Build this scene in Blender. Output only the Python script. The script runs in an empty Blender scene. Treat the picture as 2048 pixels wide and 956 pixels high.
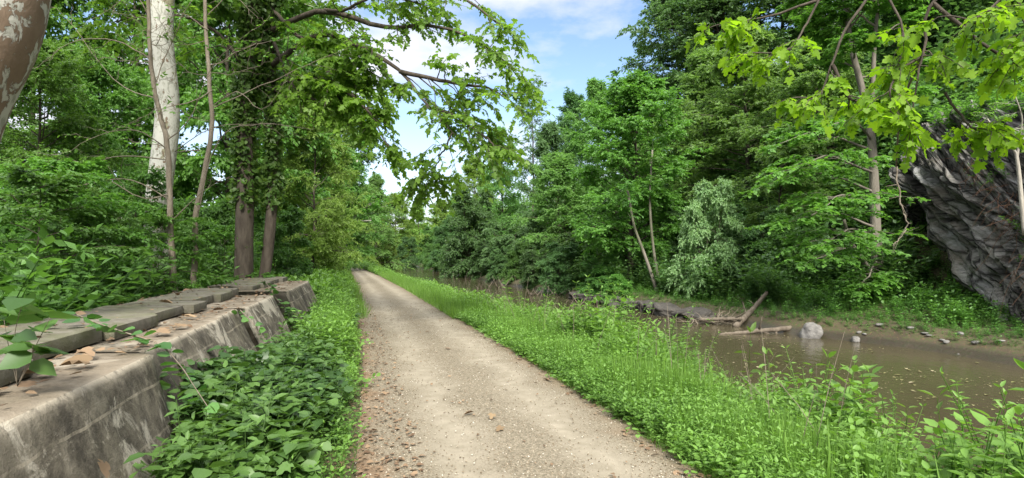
import bpy, math
import numpy as np

D = bpy.data
scene = bpy.context.scene
COL = scene.collection
F = 1150.0          # focal length in pixels of the 2048 px wide photograph
HOR = 508.0         # row of the horizon
CAMZ = 1.6
R = math.radians


def P(px, py, Y):
    return np.array([(px - 1024) / F * Y, Y, CAMZ - (py - HOR) / F * Y])


# ------------------------------------------------------------------ noise
def _hash(ix, iy, iz, seed):
    n = (ix.astype(np.int64) * 374761393 + iy.astype(np.int64) * 668265263 + iz.astype(np.int64) * 2147483647 + seed * 974711) & 0x7fffffff
    n = ((n ^ (n >> 13)) * 1274126177) & 0x7fffffff
    n = ((n ^ (n >> 16)) * 974634679) & 0x7fffffff
    return ((n ^ (n >> 11)) & 0xffff) / 65535.0


def vnoise(p, seed=0):
    p = np.asarray(p, float)
    i = np.floor(p).astype(np.int64)
    f = p - i
    f = f * f * (3 - 2 * f)
    r = 0
    for dx in (0, 1):
        wx = f[..., 0] if dx else 1 - f[..., 0]
        for dy in (0, 1):
            wy = f[..., 1] if dy else 1 - f[..., 1]
            for dz in (0, 1):
                wz = f[..., 2] if dz else 1 - f[..., 2]
                r = r + wx * wy * wz * _hash(i[..., 0] + dx, i[..., 1] + dy, i[..., 2] + dz, seed)
    return r * 2 - 1


def fbm(p, oct=4, seed=0):
    p = np.asarray(p, float)
    a, s, t = 1.0, 0, 0
    for o in range(oct):
        s = s + a * vnoise(p * (2 ** o) + o * 17.3, seed + o)
        t += a
        a *= .5
    return s / t


def norm(v):
    return v / np.maximum(np.linalg.norm(v, axis=-1, keepdims=True), 1e-9)


def sstep(a, b, x):
    t = np.clip((x - a) / (b - a), 0, 1)
    return t * t * (3 - 2 * t)


# ------------------------------------------------------------------ mesh building
class MB:
    def __init__(self):
        self.v, self.f, self.t, self.m, self.uv, self.n = [], [], [], [], None, 0

    def add(self, verts, faces, tint=None, mat=0):
        verts = np.asarray(verts, float).reshape(-1, 3)
        if not isinstance(faces, list):
            faces = [faces]
        for fa in faces:
            fa = np.asarray(fa, np.int64)
            if fa.size:
                self.f.append(fa + self.n)
                self.m.append(np.full(len(fa), mat))
        self.v.append(verts)
        self.t.append(np.broadcast_to(.5 if tint is None else tint, (len(verts),)).astype(float))
        self.n += len(verts)

    def mesh(self, name, mats, smooth=False):
        me = D.meshes.new(name)
        v = np.concatenate(self.v)
        tot = np.concatenate([np.full(len(f), f.shape[1]) for f in self.f])
        idx = np.concatenate([f.ravel() for f in self.f])
        start = np.concatenate([[0], np.cumsum(tot)[:-1]])
        me.vertices.add(len(v))
        me.vertices.foreach_set('co', v.astype(np.float32).ravel())
        me.loops.add(len(idx))
        me.loops.foreach_set('vertex_index', idx.astype(np.int32))
        me.polygons.add(len(tot))
        me.polygons.foreach_set('loop_start', start.astype(np.int32))
        me.polygons.foreach_set('loop_total', tot.astype(np.int32))
        for m in (mats if isinstance(mats, (list, tuple)) else [mats]):
            me.materials.append(m)
        me.polygons.foreach_set('material_index', np.concatenate(self.m).astype(np.int32))
        me.update(calc_edges=True)
        at = me.attributes.new('tint', 'FLOAT', 'POINT')
        at.data.foreach_set('value', np.concatenate(self.t).astype(np.float32))
        if smooth:
            me.polygons.foreach_set('use_smooth', np.ones(len(tot), bool))
        return me

    def obj(self, name, mats, parent=None, smooth=False):
        return link(name, self.mesh(name, mats, smooth), parent)


def link(name, data, parent=None):
    o = D.objects.new(name, data)
    COL.objects.link(o)
    if parent is not None:
        o.parent = parent
    return o


def tag(o, label=None, cat=None, group=None, kind=None):
    if label:
        o['label'] = label
    if cat:
        o['category'] = cat
    if group:
        o['group'] = group
    if kind:
        o['kind'] = kind
    return o


def thing(name, label, cat, loc=(0, 0, 0), rz=0, group=None):
    o = D.objects.new(name, None)
    o.empty_display_size = .2
    COL.objects.link(o)
    o.location = loc
    o.rotation_euler = (0, 0, rz)
    return tag(o, label, cat, group)


def tube(mb, pts, rad, sides=6, tint=.5, cap=True):
    pts = np.asarray(pts, float)
    n = len(pts)
    rad = np.broadcast_to(rad, (n,))
    tan = norm(np.gradient(pts, axis=0))
    ref = np.array([0.0, 0, 1]) if abs(tan[0][2]) < .8 else np.array([1.0, 0, 0])
    a = norm(np.cross(tan, ref))
    for k in range(1, n):                    # keep the frame from twisting
        v = a[k - 1] - tan[k] * np.dot(a[k - 1], tan[k])
        a[k] = v / max(np.linalg.norm(v), 1e-9)
    b = np.cross(tan, a)
    th = np.arange(sides) * 2 * np.pi / sides
    ring = pts[:, None] + rad[:, None, None] * (np.cos(th)[None, :, None] * a[:, None] + np.sin(th)[None, :, None] * b[:, None])
    i = np.arange(n - 1)[:, None] * sides
    j = np.arange(sides)[None]
    q = np.stack([i + j, i + (j + 1) % sides, i + sides + (j + 1) % sides, i + sides + j], -1).reshape(-1, 4)
    fs = [q]
    if cap:
        fs.append(np.array([list(range(sides))[::-1], [(n - 1) * sides + k for k in range(sides)]]))
    mb.add(ring.reshape(-1, 3), fs, tint)


def smooth_line(pts, n):
    """Catmull-Rom through pts"""
    pts = np.asarray(pts, float)
    pp = np.vstack([2 * pts[0] - pts[1], pts, 2 * pts[-1] - pts[-2]])
    t = np.linspace(0, len(pts) - 1 - 1e-6, n)
    k = t.astype(int)
    f = (t - k)[:, None]
    p0, p1, p2, p3 = pp[k], pp[k + 1], pp[k + 2], pp[k + 3]
    return .5 * (2 * p1 + (p2 - p0) * f + (2 * p0 - 5 * p1 + 4 * p2 - p3) * f ** 2 + (3 * p1 - p0 - 3 * p2 + p3) * f ** 3)


# leaf outlines: x along the leaf, y across, z its normal
def _mirror(half):
    h = np.array(half, float)
    k = len(h)
    m = h[1:-1] * [1, -1, 1]
    v = np.vstack([h, m])
    left = list(range(k))
    right = [0] + [k - 1] + list(range(k + len(m) - 1, k - 1, -1))
    return v, [np.array([left]), np.array([right])]


L_DIAMOND = _mirror([(0, 0, 0), (.42, .3, .07), (1, 0, -.04)])
L_OVATE = _mirror([(0, 0, 0), (.2, .27, .06), (.55, .27, .05), (1, 0, -.08)])
L_LONG = _mirror([(0, 0, 0), (.25, .16, .05), (.6, .15, .02), (1, 0, -.14)])
L_ROUND = _mirror([(0, 0, 0), (.05, .3, .05), (.4, .46, .06), (.8, .28, 0), (1.05, 0, -.06)])
L_LOBED = _mirror([(0, 0, 0), (-.10, .24, .03), (.02, .52, -.05), (.24, .36, .07), (.42, .62, -.13), (.52, .40, .03),
                   (.60, .22, .04), (.82, .25, -.02), (1.0, 0, -.10)])


def leaves(mb, tmpl, pos, ldir, nrm, size, tint, width=1.0):
    tv, tf = tmpl
    pos = np.asarray(pos)
    N = len(pos)
    if N == 0:
        return
    x = norm(ldir)
    z = norm(nrm - x * np.sum(nrm * x, -1, keepdims=True))
    y = np.cross(z, x)
    s = np.broadcast_to(size, (N,))[:, None, None]
    V = pos[:, None] + s * (tv[None, :, 0:1] * x[:, None] + tv[None, :, 1:2] * width * y[:, None] + tv[None, :, 2:3] * z[:, None])
    K = len(tv)
    off = (np.arange(N) * K)[:, None]
    mb.add(V.reshape(-1, 3), [off + f for f in tf], np.repeat(np.broadcast_to(tint, (N,)), K))


UP = np.array([0, 0, 1.0])


def spray(rng, mb, st, di, ln, nleaf, size, tmpl, ang=55, jit=.25, tilt=.35, sag=.12, tint_lo=0., tint_hi=1., droop=.25, width=1., tb=None):
    """alternate leaves along M straight twigs, lying roughly flat"""
    M = len(st)
    if M == 0:
        return
    di = norm(di)
    t = np.linspace(.12, 1, nleaf)[None, :] + rng.normal(0, .04, (M, nleaf))
    ln = np.broadcast_to(ln, (M,))
    pos = st[:, None] + di[:, None] * (ln[:, None] * t)[..., None]
    pos[..., 2] -= sag * ln[:, None] * t ** 2
    up = norm(UP + rng.normal(0, .25, (M, 3)))
    side = norm(np.cross(di, up))
    sg = np.where((np.arange(nleaf)[None] + rng.integers(0, 2, (M, 1))) % 2 == 0, 1., -1.)
    sg[:, -1] = 0
    a = R(ang)
    ld = di[:, None] * math.cos(a) + side[:, None] * (sg * math.sin(a))[..., None] + rng.normal(0, jit, (M, nleaf, 3))
    ld[..., 2] -= droop
    nr = np.broadcast_to(up[:, None], ld.shape) + rng.normal(0, tilt, ld.shape)
    sz = size * rng.uniform(.65, 1.2, (M, nleaf))
    base = rng.uniform(0, 1, (M, 1)) * .5 if tb is None else tb[:, None] * .5
    ti = tint_lo + (tint_hi - tint_lo) * (base + .5 * rng.uniform(0, 1, (M, nleaf)))
    leaves(mb, tmpl, pos.reshape(-1, 3), ld.reshape(-1, 3), nr.reshape(-1, 3), sz.ravel(), ti.ravel(), width)


def sample_line(pts, s):
    d = np.concatenate([[0], np.cumsum(np.linalg.norm(np.diff(pts, axis=0), axis=1))])
    x = np.asarray(s) * d[-1]
    p = np.stack([np.interp(x, d, pts[:, k]) for k in range(3)], -1)
    e = np.stack([np.interp(np.clip(x + d[-1] * .03, 0, d[-1]), d, pts[:, k]) - np.interp(np.clip(x - d[-1] * .03, 0, d[-1]), d, pts[:, k]) for k in range(3)], -1)
    return p, norm(e), d[-1]


def branch_out(rng, wood, leaf, limbs, nsub=10, sub_len=.42, ntwig=9, twig_len=.5, nleaf=10, leaf_len=.13, tmpl=L_OVATE,
               flat=.75, droop=.18, s0=.2, sub_rad=.25, twig_wood=False, sub_abs=None, tilt=.35, ldroop=.25, ang=(35, 70), width=1.0, wood_tint=.5, keep=None, tj=.12):
    """side branches and leafy twigs on every limb; limbs: list of (points, radius at start)"""
    T0, TD, TL, TB = [], [], [], []
    for pts, r0 in limbs:
        s = np.sort(s0 + (1 - s0) * rng.uniform(0, 1, nsub) ** .8)
        s[-1] = 1.0
        p, tg, L = sample_line(pts, s)
        for k in range(nsub):
            side = np.cross(tg[k], UP)
            side = side / max(np.linalg.norm(side), 1e-6) * (1 if k % 2 else -1)
            a = R(rng.uniform(*ang)) if k < nsub - 1 else R(rng.uniform(-15, 15))
            roll = rng.normal(0, 1 - flat)
            d = tg[k] * math.cos(a) + (side * math.cos(roll) + UP * math.sin(roll)) * math.sin(a)
            d[2] = d[2] * .75 + .06
            d /= np.linalg.norm(d)
            l = (sub_abs if sub_abs else L * sub_len) * (1.05 - .55 * s[k]) * rng.uniform(.65, 1.2)
            t = np.linspace(0, 1, 5)
            q = p[k] + d * (l * t)[:, None]
            q[:, 2] -= droop * l * t ** 2
            q[1:] += rng.normal(0, .03 * l, (4, 3))
            if wood is not None:
                tube(wood, q, r0 * (1 - .75 * s[k]) * sub_rad * np.linspace(1, .25, 5) + .003, 4, wood_tint, False)
            u = np.sort(.12 + .88 * rng.uniform(0, 1, ntwig) ** .85)
            u[-1] = 1.0
            tp, tt, _ = sample_line(q, u)
            sd = norm(np.cross(tt, UP + rng.normal(0, .25, (ntwig, 3)))) * np.where(np.arange(ntwig) % 2, 1, -1)[:, None]
            aa = rng.uniform(.45, 1.15, ntwig)
            aa[-1] = 0
            td = tt * np.cos(aa)[:, None] + sd * np.sin(aa)[:, None] + rng.normal(0, tj, (ntwig, 3))
            td[:, 2] -= droop * .4
            T0.append(tp)
            TD.append(norm(td))
            TL.append(twig_len * rng.uniform(.55, 1.25, ntwig) * (1.1 - .3 * u))
            TB.append(np.clip(rng.normal(.5, .25) + rng.normal(0, .12, ntwig), 0, 1))
    T0, TD, TL, TB = np.concatenate(T0), np.concatenate(TD), np.concatenate(TL), np.concatenate(TB)
    if keep is not None:
        k = keep(T0)
        T0, TD, TL, TB = T0[k], TD[k], TL[k], TB[k]
    if twig_wood and wood is not None:
        for a, b, l in zip(T0, TD, TL):
            e = a + b * l
            e[2] -= .12 * l
            tube(wood, np.array([a, (a + e) / 2 + [0, 0, .03 * l], e]), [.0045, .0035, .002], 3, wood_tint, False)
    spray(rng, leaf, T0, TD, TL, nleaf, leaf_len, tmpl, tilt=tilt, droop=ldroop, tb=TB, width=width)


PROF = {
    'oval': lambda t: np.sin(np.pi * np.clip(.16 + t * .80, 0, 1)) ** .8,
    'cone': lambda t: np.clip(1.05 - t, .08, 1) ** .7,
    'dome': lambda t: np.sqrt(np.clip(1 - (t * .97) ** 2, .02, 1)),
    'flag': lambda t: .45 + .55 * np.sin(np.pi * np.clip(t, 0, 1)),
}


def gen_tree(seed, H, Rc, base, nl, prof='oval', up=(5, 60), trunk_r=.18, bend=.03, sag=.25, stems=1, **kw):
    rng = np.random.default_rng(seed)
    wood, leaf = MB(), MB()
    limbs = []
    for sidx in range(stems):
        n = 11
        z = np.linspace(0, 1, n) * H * (.93 if sidx == 0 else rng.uniform(.6, .9))
        wob = np.cumsum(rng.normal(0, bend * H / n * 2.2, (n, 2)), 0)
        wob[0] = 0
        if stems > 1:
            an = sidx * 2 * np.pi / stems + rng.uniform(0, 1)
            wob += (np.array([math.cos(an), math.sin(an)])[None] * (np.linspace(0, 1, n)[:, None] ** .8) * Rc * .4)
        tr = np.column_stack([wob, z])
        tr[0, 2] = -.25
        tr = smooth_line(tr, 22)
        tt = np.linspace(0, 1, 22)
        rad = trunk_r * (1.0 - .9 * tt) * (1 + .5 * np.exp(-tt * 22)) / (1 if stems == 1 else 1.5)
        tube(wood, tr, rad, 9, rng.uniform(.3, .7))
        m = max(4, nl // stems)
        for i in range(m):
            q = (i + rng.uniform(.2, .8)) / m
            t = base + (1 - base) * q
            p, tg, _ = sample_line(tr, np.array([min(t, .99)]))
            az = i * 2.399 + rng.normal(0, .35) + sidx
            L = Rc * PROF[prof](q) * rng.uniform(.7, 1.18) * (1 if stems == 1 else .75)
            el = R(up[0] + (up[1] - up[0]) * q ** 1.3 + rng.normal(0, 9))
            d = np.array([math.cos(az) * math.cos(el), math.sin(az) * math.cos(el), math.sin(el)])
            s = np.linspace(0, 1, 7)
            lp = p[0] + d * (L * s)[:, None]
            lp[:, 2] -= sag * L * s ** 2.2
            lp[1:] += np.cumsum(rng.normal(0, .025 * L, (6, 3)), 0)
            r0 = max(.012, trunk_r * (1 - .85 * t) * .45)
            tube(wood, lp, r0 * np.linspace(1, .2, 7), 5, .5, False)
            limbs.append((lp, r0))
    branch_out(rng, wood, leaf, limbs, **kw)
    return wood, leaf


# ------------------------------------------------------------------ materials
class NT:
    def __init__(self, name):
        self.m = D.materials.new(name)
        self.m.use_nodes = True
        self.t = self.m.node_tree
        self.t.nodes.clear()
        self.out = self.t.nodes.new('ShaderNodeOutputMaterial')

    def n(self, typ, ins=None, **attr):
        nd = self.t.nodes.new('ShaderNode' + typ)
        for k, v in attr.items():
            setattr(nd, k, v)
        for k, v in (ins or {}).items():
            s = nd.inputs[k]
            if hasattr(v, 'is_output') or isinstance(v, bpy.types.NodeSocket):
                self.t.links.new(v, s)
            else:
                s.default_value = v
        return nd

    def noise(self, scale, vec=None, detail=5, rough=.55, dist=0):
        ins = {'Scale': scale, 'Detail': detail, 'Roughness': rough, 'Distortion': dist}
        if vec is not None:
            ins['Vector'] = vec
        return self.n('TexNoise', ins).outputs['Fac']

    def map(self, scale=(1, 1, 1), rot=(0, 0, 0), coord='Object'):
        tc = self.n('TexCoord').outputs[coord]
        return self.n('Mapping', {'Vector': tc, 'Scale': scale, 'Rotation': rot}).outputs[0]

    def ramp(self, fac, stops, interp='LINEAR'):
        nd = self.n('ValToRGB', {'Fac': fac})
        cr = nd.color_ramp
        cr.interpolation = interp
        while len(cr.elements) < len(stops):
            cr.elements.new(.5)
        for e, (p, c) in zip(cr.elements, stops):
            e.position = p
            e.color = (*c, 1) if len(c) == 3 else c
        return nd.outputs['Color']

    def mix(self, fac, a, b, blend='MIX'):
        nd = self.n('Mix', data_type='RGBA', blend_type=blend)
        for k, v in ((0, fac), (6, a), (7, b)):
            s = nd.inputs[k]
            if isinstance(v, bpy.types.NodeSocket):
                self.t.links.new(v, s)
            else:
                s.default_value = v if k == 0 else ((*v, 1) if len(v) == 3 else v)
        return nd.outputs[2]

    def math(self, op, a, b=0.0, clamp=False):
        nd = self.n('Math', operation=op, use_clamp=clamp)
        for k, v in ((0, a), (1, b)):
            if isinstance(v, bpy.types.NodeSocket):
                self.t.links.new(v, nd.inputs[k])
            else:
                nd.inputs[k].default_value = v
        return nd.outputs[0]

    def attr(self, name='tint'):
        return self.n('Attribute', attribute_name=name).outputs['Fac']

    def bump(self, h, strength=.4, dist=.02):
        return self.n('Bump', {'Height': h, 'Strength': strength, 'Distance': dist}).outputs[0]

    def done(self, sh):
        self.t.links.new(sh, self.out.inputs['Surface'])
        return self.m

    def principled(self, col, rough=.8, spec=.3, normal=None, **kw):
        ins = {'Base Color': col if isinstance(col, bpy.types.NodeSocket) else (*col, 1), 'Roughness': rough, 'Specular IOR Level': spec}
        if normal is not None:
            ins['Normal'] = normal
        ins.update(kw)
        return self.n('BsdfPrincipled', ins).outputs[0]


def leaf_mat(name, dark, light, trans=(1.5, 1.55, .8), tfac=.38, rough=.48, spec=.35, old=None):
    k = NT(name)
    t = k.attr()
    rnd = k.n('ObjectInfo').outputs['Random']
    c = k.mix(t, dark, light)
    hs = k.n('HueSaturation', {'Hue': k.math('ADD', k.math('MULTIPLY', rnd, .022), .489), 'Saturation': 1.0,
                               'Value': k.math('ADD', k.math('MULTIPLY', rnd, .3), .85), 'Color': c}).outputs[0]
    if old:
        hs = k.mix(k.math('GREATER_THAN', t, old[0]), hs, old[1])
    bs = k.principled(hs, rough, spec)
    tr = k.n('BsdfTranslucent', {'Color': k.mix(1.0, hs, trans, 'MULTIPLY')}).outputs[0]
    return k.done(k.n('MixShader', {0: tfac, 1: bs, 2: tr}).outputs[0])


G = {}
G['bright'] = leaf_mat('leaf_bright', (.064, .150, .028), (.130, .275, .048), tfac=.45)
G['mid'] = leaf_mat('leaf_mid', (.048, .118, .026), (.105, .225, .046), tfac=.42)
G['dark'] = leaf_mat('leaf_dark', (.044, .102, .034), (.094, .185, .056), tfac=.44)
G['yellow'] = leaf_mat('leaf_yellow', (.105, .175, .028), (.195, .300, .050), tfac=.5)
G['grey'] = leaf_mat('leaf_grey', (.062, .130, .048), (.130, .230, .085), tfac=.42)
G['pale'] = leaf_mat('leaf_pale', (.13, .23, .095), (.25, .37, .165))
G['lime'] = leaf_mat('leaf_lime', (.120, .230, .012), (.215, .360, .022), tfac=.58)
G['sycamore'] = leaf_mat('leaf_sycamore', (.090, .180, .024), (.170, .295, .042), tfac=.55)
G['fresh'] = leaf_mat('leaf_fresh', (.092, .182, .050), (.175, .320, .086), tfac=.5)
G['sunny'] = leaf_mat('leaf_sunny', (.120, .200, .040), (.215, .335, .070), tfac=.5)
G['ivy'] = leaf_mat('leaf_ivy', (.046, .105, .022), (.110, .195, .042), tfac=.45)
G['vine'] = leaf_mat('leaf_vine', (.036, .095, .024), (.090, .195, .042), tfac=.34, rough=.45, spec=.4)
G['herb'] = leaf_mat('leaf_herb', (.070, .145, .026), (.150, .272, .052), tfac=.42)
G['grass'] = leaf_mat('leaf_grass', (.074, .148, .025), (.155, .272, .050), tfac=.42)
G['dry'] = leaf_mat('leaf_dry', (.095, .060, .036), (.26, .185, .115), trans=(1, .9, .8), tfac=.12, rough=.7, spec=.15)


def bark_mat(name, a, b, scale=6, moss=0.0):
    k = NT(name)
    v = k.map((1, 1, .22))
    n1 = k.noise(scale, v, 7, .65)
    n2 = k.noise(scale * 5, v, 5, .6)
    c = k.ramp(n1, [(.3, a), (.7, b)])
    c = k.mix(k.math('MULTIPLY', n2, .5), c, tuple(x * .45 for x in a), 'MIX')
    if moss:
        c = k.mix(k.ramp(k.noise(2.2, None, 4), [(.45, (0, 0, 0)), (.65, (moss,) * 3)]), c, (.05, .075, .02))
    return k.done(k.principled(c, .9, .15, k.bump(k.math('ADD', n1, n2), .6, .03)))


def sycamore_mat(name, plates):
    k = NT(name)
    v = k.map((1, 1, .55))
    n1 = k.noise(8.5, v, 9, .66, .6)
    n2 = k.noise(13, v, 7, .64, .6)
    base = k.mix(k.ramp(n2, [(.40, (0, 0, 0)), (.50, (1, 1, 1))]), (.25, .255, .215), (.40, .40, .355))
    brown = k.mix(k.noise(18, v, 4), (.125, .090, .062), (.215, .160, .115))
    olive = (.22, .21, .14)
    n3 = k.noise(5.2, v, 5, .6)
    c = k.mix(k.ramp(n3, [(.58, (0, 0, 0)), (.60, (1, 1, 1))]), base, olive)
    f = k.ramp(n1, [(plates, (0, 0, 0)), (plates + .02, (1, 1, 1))])
    c = k.mix(f, c, brown)
    h = k.math('ADD', k.math('MULTIPLY', f, .6), k.math('MULTIPLY', n2, .4))
    return k.done(k.principled(c, .8, .2, k.bump(h, .7, .03)))


BARK = bark_mat('bark_brown', (.045, .037, .029), (.125, .106, .084), 11)
BARK_GREY = bark_mat('bark_grey', (.13, .115, .095), (.27, .245, .205), 5, .5)
BARK_TWIG = bark_mat('bark_twig', (.135, .112, .082), (.30, .262, .205), 14)
BARK_PALE = bark_mat('bark_pale', (.28, .26, .22), (.46, .43, .37), 7)
DEADWOOD = bark_mat('dead_wood', (.085, .068, .052), (.215, .182, .142), 9)
SYC_WHITE = sycamore_mat('sycamore_white_bark', .60)
SYC_MOTTLED = sycamore_mat('sycamore_mottled_bark', .47)

# ------------------------------------------------------------------ terrain
_PY = np.array([-40, -10, 0, 4.1, 6, 8.9, 13.9, 25.6, 46, 60, 80, 110, 150, 250, 700.])
_PX = np.array([11.5, 3.75, 1.2, .17, -.3, -1.0, -2.45, -5.8, -11.9, -16.4, -22.2, -28.6, -37, -60, -170.])
_FY = np.array([-40, 5, 13.2, 16.9, 19, 30.8, 57.5, 103, 150, 250, 700.])
_FX = np.array([26, 14.8, 11.7, 9.9, 8.6, 4.7, -3.7, -16.5, -28, -48, -150.])


def xpath(Y):
    Y = np.asarray(Y, float)
    return sum(np.interp(Y + d, _PY, _PX) for d in (-2, -1, 0, 1, 2)) / 5


def xfar(Y):
    Y = np.asarray(Y, float)
    return sum(np.interp(Y + d, _FY, _FX) for d in (-3, -1.5, 0, 1.5, 3)) / 5 + .35 * np.sin(Y * .9) * np.exp(-Y / 60)


WATER_Z = -1.0


def height(X, Y):
    X, Y = np.asarray(X, float), np.asarray(Y, float)
    u = X - xpath(Y)
    v = X - xfar(Y)
    q = np.stack([X * .35, Y * .35, X * 0], -1)
    nz = fbm(q, 4, 3)
    big = fbm(q * .15, 3, 9)
    left = sstep(-1.3, -2.2, u) * .06 + sstep(-3.6, -5.5, u) * (.22 + .12 * nz) + sstep(-6, -25, u) * (.3 * big)
    wn = np.interp(Y, [14, 34], [0, 1])
    t_ = np.clip((u - (2.0 - .2 * wn)) / (3.7 - 1.6 * wn), 0, 1)
    right = -1.75 * t_ * t_ * (3 - 2 * t_)
    z = np.where(u < 0, left, right)
    slope = np.interp(Y, [0, 30, 60, 100, 200], [.95, .8, .55, .35, .2])
    hill = np.clip(v - 6.5, 0, 45) * slope * (1 - .2 * big)
    fb = -1.75 + 1.30 * sstep(-1.0, 1.3, v) + .6 * sstep(1.3, 7, v) + hill + .15 * nz * sstep(.2, 2, v)
    z = np.where(v > -1.0, np.maximum(fb, -1.75), z)
    edge = sstep(1.15, 1.7, np.abs(u))
    return z + .035 * nz * edge


def spaced(a, b, fine0, fine1, step, grow=1.12):
    xs = list(np.arange(fine0, fine1 + step * .5, step))
    s, x = step, xs[-1]
    while x < b:
        s *= grow
        x += s
        xs.append(x)
    s, x = step, xs[0]
    while x > a:
        s *= grow
        x -= s
        xs.insert(0, x)
    return np.array(xs)


def grid_faces(nu, nv):
    i, j = np.meshgrid(np.arange(nu - 1), np.arange(nv - 1), indexing='ij')
    a = i * nv + j
    return np.stack([a, a + nv, a + nv + 1, a + 1], -1).reshape(-1, 4)


k = NT('ground_soil')
pn = k.map((1, 1, 1))
n1, n2 = k.noise(.7, pn, 6), k.noise(9, pn, 6, .7)
c = k.ramp(n1, [(.35, (.045, .034, .022)), (.65, (.085, .066, .040))])
c = k.mix(k.ramp(n2, [(.45, (0, 0, 0)), (.62, (.8, .8, .8))]), c, (.045, .065, .018))
c = k.mix(k.ramp(k.noise(23, pn, 3), [(.60, (0, 0, 0)), (.68, (.7, .7, .7))]), c, (.16, .095, .05))
pz = k.n('SeparateXYZ', {'Vector': k.n('NewGeometry').outputs['Position']}).outputs[2]
wet = k.math('MULTIPLY', k.math('SUBTRACT', k.math('ADD', -.80, k.math('MULTIPLY', n1, .12)), pz), 9.0, True)
c = k.mix(k.math('MULTIPLY', wet, .75), c, (.022, .017, .011))
SOIL = k.done(k.principled(c, k.math('SUBTRACT', .95, k.math('MULTIPLY', wet, .55)), .3, k.bump(n2, .6, .04)))

gx, gy = spaced(-700, 700, -22, 26, .30), spaced(-60, 900, -2, 40, .30, 1.06)
GX, GY = np.meshgrid(gx, gy, indexing='ij')
mb = MB()
mb.add(np.stack([GX, GY, height(GX, GY)], -1), grid_faces(len(gx), len(gy)))
tag(mb.obj('ground', SOIL, smooth=True), kind='structure')

# --- the towpath
k = NT('path_gravel')
uvn = k.n('UVMap', uv_map='UVMap').outputs[0]
lat = k.n('SeparateXYZ', {'Vector': uvn}).outputs[0]
pos = k.map((1, 1, 1))
fine, grit, med, wide = k.noise(140, pos, 4, .7), k.noise(55, pos, 5, .75), k.noise(6, pos, 6, .65), k.noise(1.1, pos, 4)
lw = k.math('ADD', lat, k.math('MULTIPLY', k.math('SUBTRACT', wide, .5), .9))
tr1 = k.math('SUBTRACT', 1.0, k.math('MULTIPLY', k.math('ABSOLUTE', k.math('ADD', lw, .48)), 2.6), True)
tr2 = k.math('SUBTRACT', 1.0, k.math('MULTIPLY', k.math('ABSOLUTE', k.math('SUBTRACT', lw, .60)), 2.4), True)
track = k.math('ADD', tr1, tr2, True)
loose = k.mix(k.ramp(grit, [(.40, (0, 0, 0)), (.62, (1, 1, 1))]), (.090, .076, .053), (.235, .205, .152))
packed = k.mix(k.ramp(med, [(.35, (0, 0, 0)), (.65, (1, 1, 1))]), (.195, .172, .128), (.262, .233, .180))
packed = k.mix(k.ramp(grit, [(.52, (0, 0, 0)), (.70, (.6, .6, .6))]), packed, (.17, .145, .105))
c = k.mix(track, loose, packed)
c = k.mix(k.ramp(fine, [(.58, (0, 0, 0)), (.72, (.55, .55, .55))]), c, (.32, .28, .22))
edge = k.math('SUBTRACT', k.math('ABSOLUTE', k.math('ADD', lw, .06)), k.math('ADD', .85, k.math('MULTIPLY', med, .35)))
lft = k.math('MULTIPLY', k.math('MULTIPLY', edge, 3.2, True), k.math('LESS_THAN', lat, 0))
rgt = k.math('MULTIPLY', k.math('MULTIPLY', edge, 2.0, True), .55)
c = k.mix(k.math('MAXIMUM', k.math('MULTIPLY', lft, .85), rgt), c, k.mix(k.noise(30, pos, 4), (.085, .055, .032), (.22, .13, .075)))
hb = k.math('ADD', k.math('MULTIPLY', grit, .6), k.math('ADD', k.math('MULTIPLY', fine, .3), med))
PATH = k.done(k.principled(c, .95, .12, k.bump(hb, .55, .012)))

yy = np.concatenate([np.arange(-12, 30, .25), np.arange(30, 70, 1.5)])
nu = 27
uu = np.linspace(-1.38, 1.38, nu)
YY, UU = np.meshgrid(yy, uu, indexing='ij')
XX = xpath(YY) + UU * np.interp(YY, [0, 14, 26, 46, 70], [1, .97, .86, .68, .62])
ZZ = np.maximum(height(XX, YY), -.02) + .012 + .018 * (1 - (UU / 1.38) ** 2) - .018 * np.exp(-((np.abs(UU - .06) - .54) / .2) ** 2) * .7
ZZ += .006 * fbm(np.stack([XX * 3, YY * 3, XX * 0], -1), 3, 5)
ZZ[:, 0] -= .05
ZZ[:, -1] -= .05
mb = MB()
fc = grid_faces(len(yy), nu)
mb.add(np.stack([XX, YY, ZZ], -1), fc)
me = mb.mesh('path', PATH, True)
uvl = me.uv_layers.new(name='UVMap')
uvl.data.foreach_set('uv', np.stack([UU.ravel(), YY.ravel()], -1)[fc.ravel()].astype(np.float32).ravel())
tag(link('path', me), kind='structure')

# --- canal water
k = NT('canal_water')
pos = k.map((1, .55, 1))
n1 = k.noise(3.4, pos, 5, .6)
n2 = k.noise(.35, pos, 4)
c = k.mix(n2, (.034, .029, .017), (.062, .052, .029))
WATER = k.done(k.principled(c, .045, .5, k.bump(k.math('ADD', n1, k.math('MULTIPLY', k.noise(13, pos, 3), .3)), .34, .05), IOR=1.33))
wy = np.concatenate([np.arange(-30, 40, 1.0), np.arange(40, 300, 4.0)])
WYY, S = np.meshgrid(wy, np.linspace(0, 1, 16), indexing='ij')
WX = (xpath(WYY) + 2.6) * (1 - S) + (xfar(WYY) + 1.4) * S
mb = MB()
mb.add(np.stack([WX, WYY, WX * 0 + WATER_Z], -1), grid_faces(len(wy), 16))
tag(mb.obj('canal_water', WATER, smooth=True), kind='structure')

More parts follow.
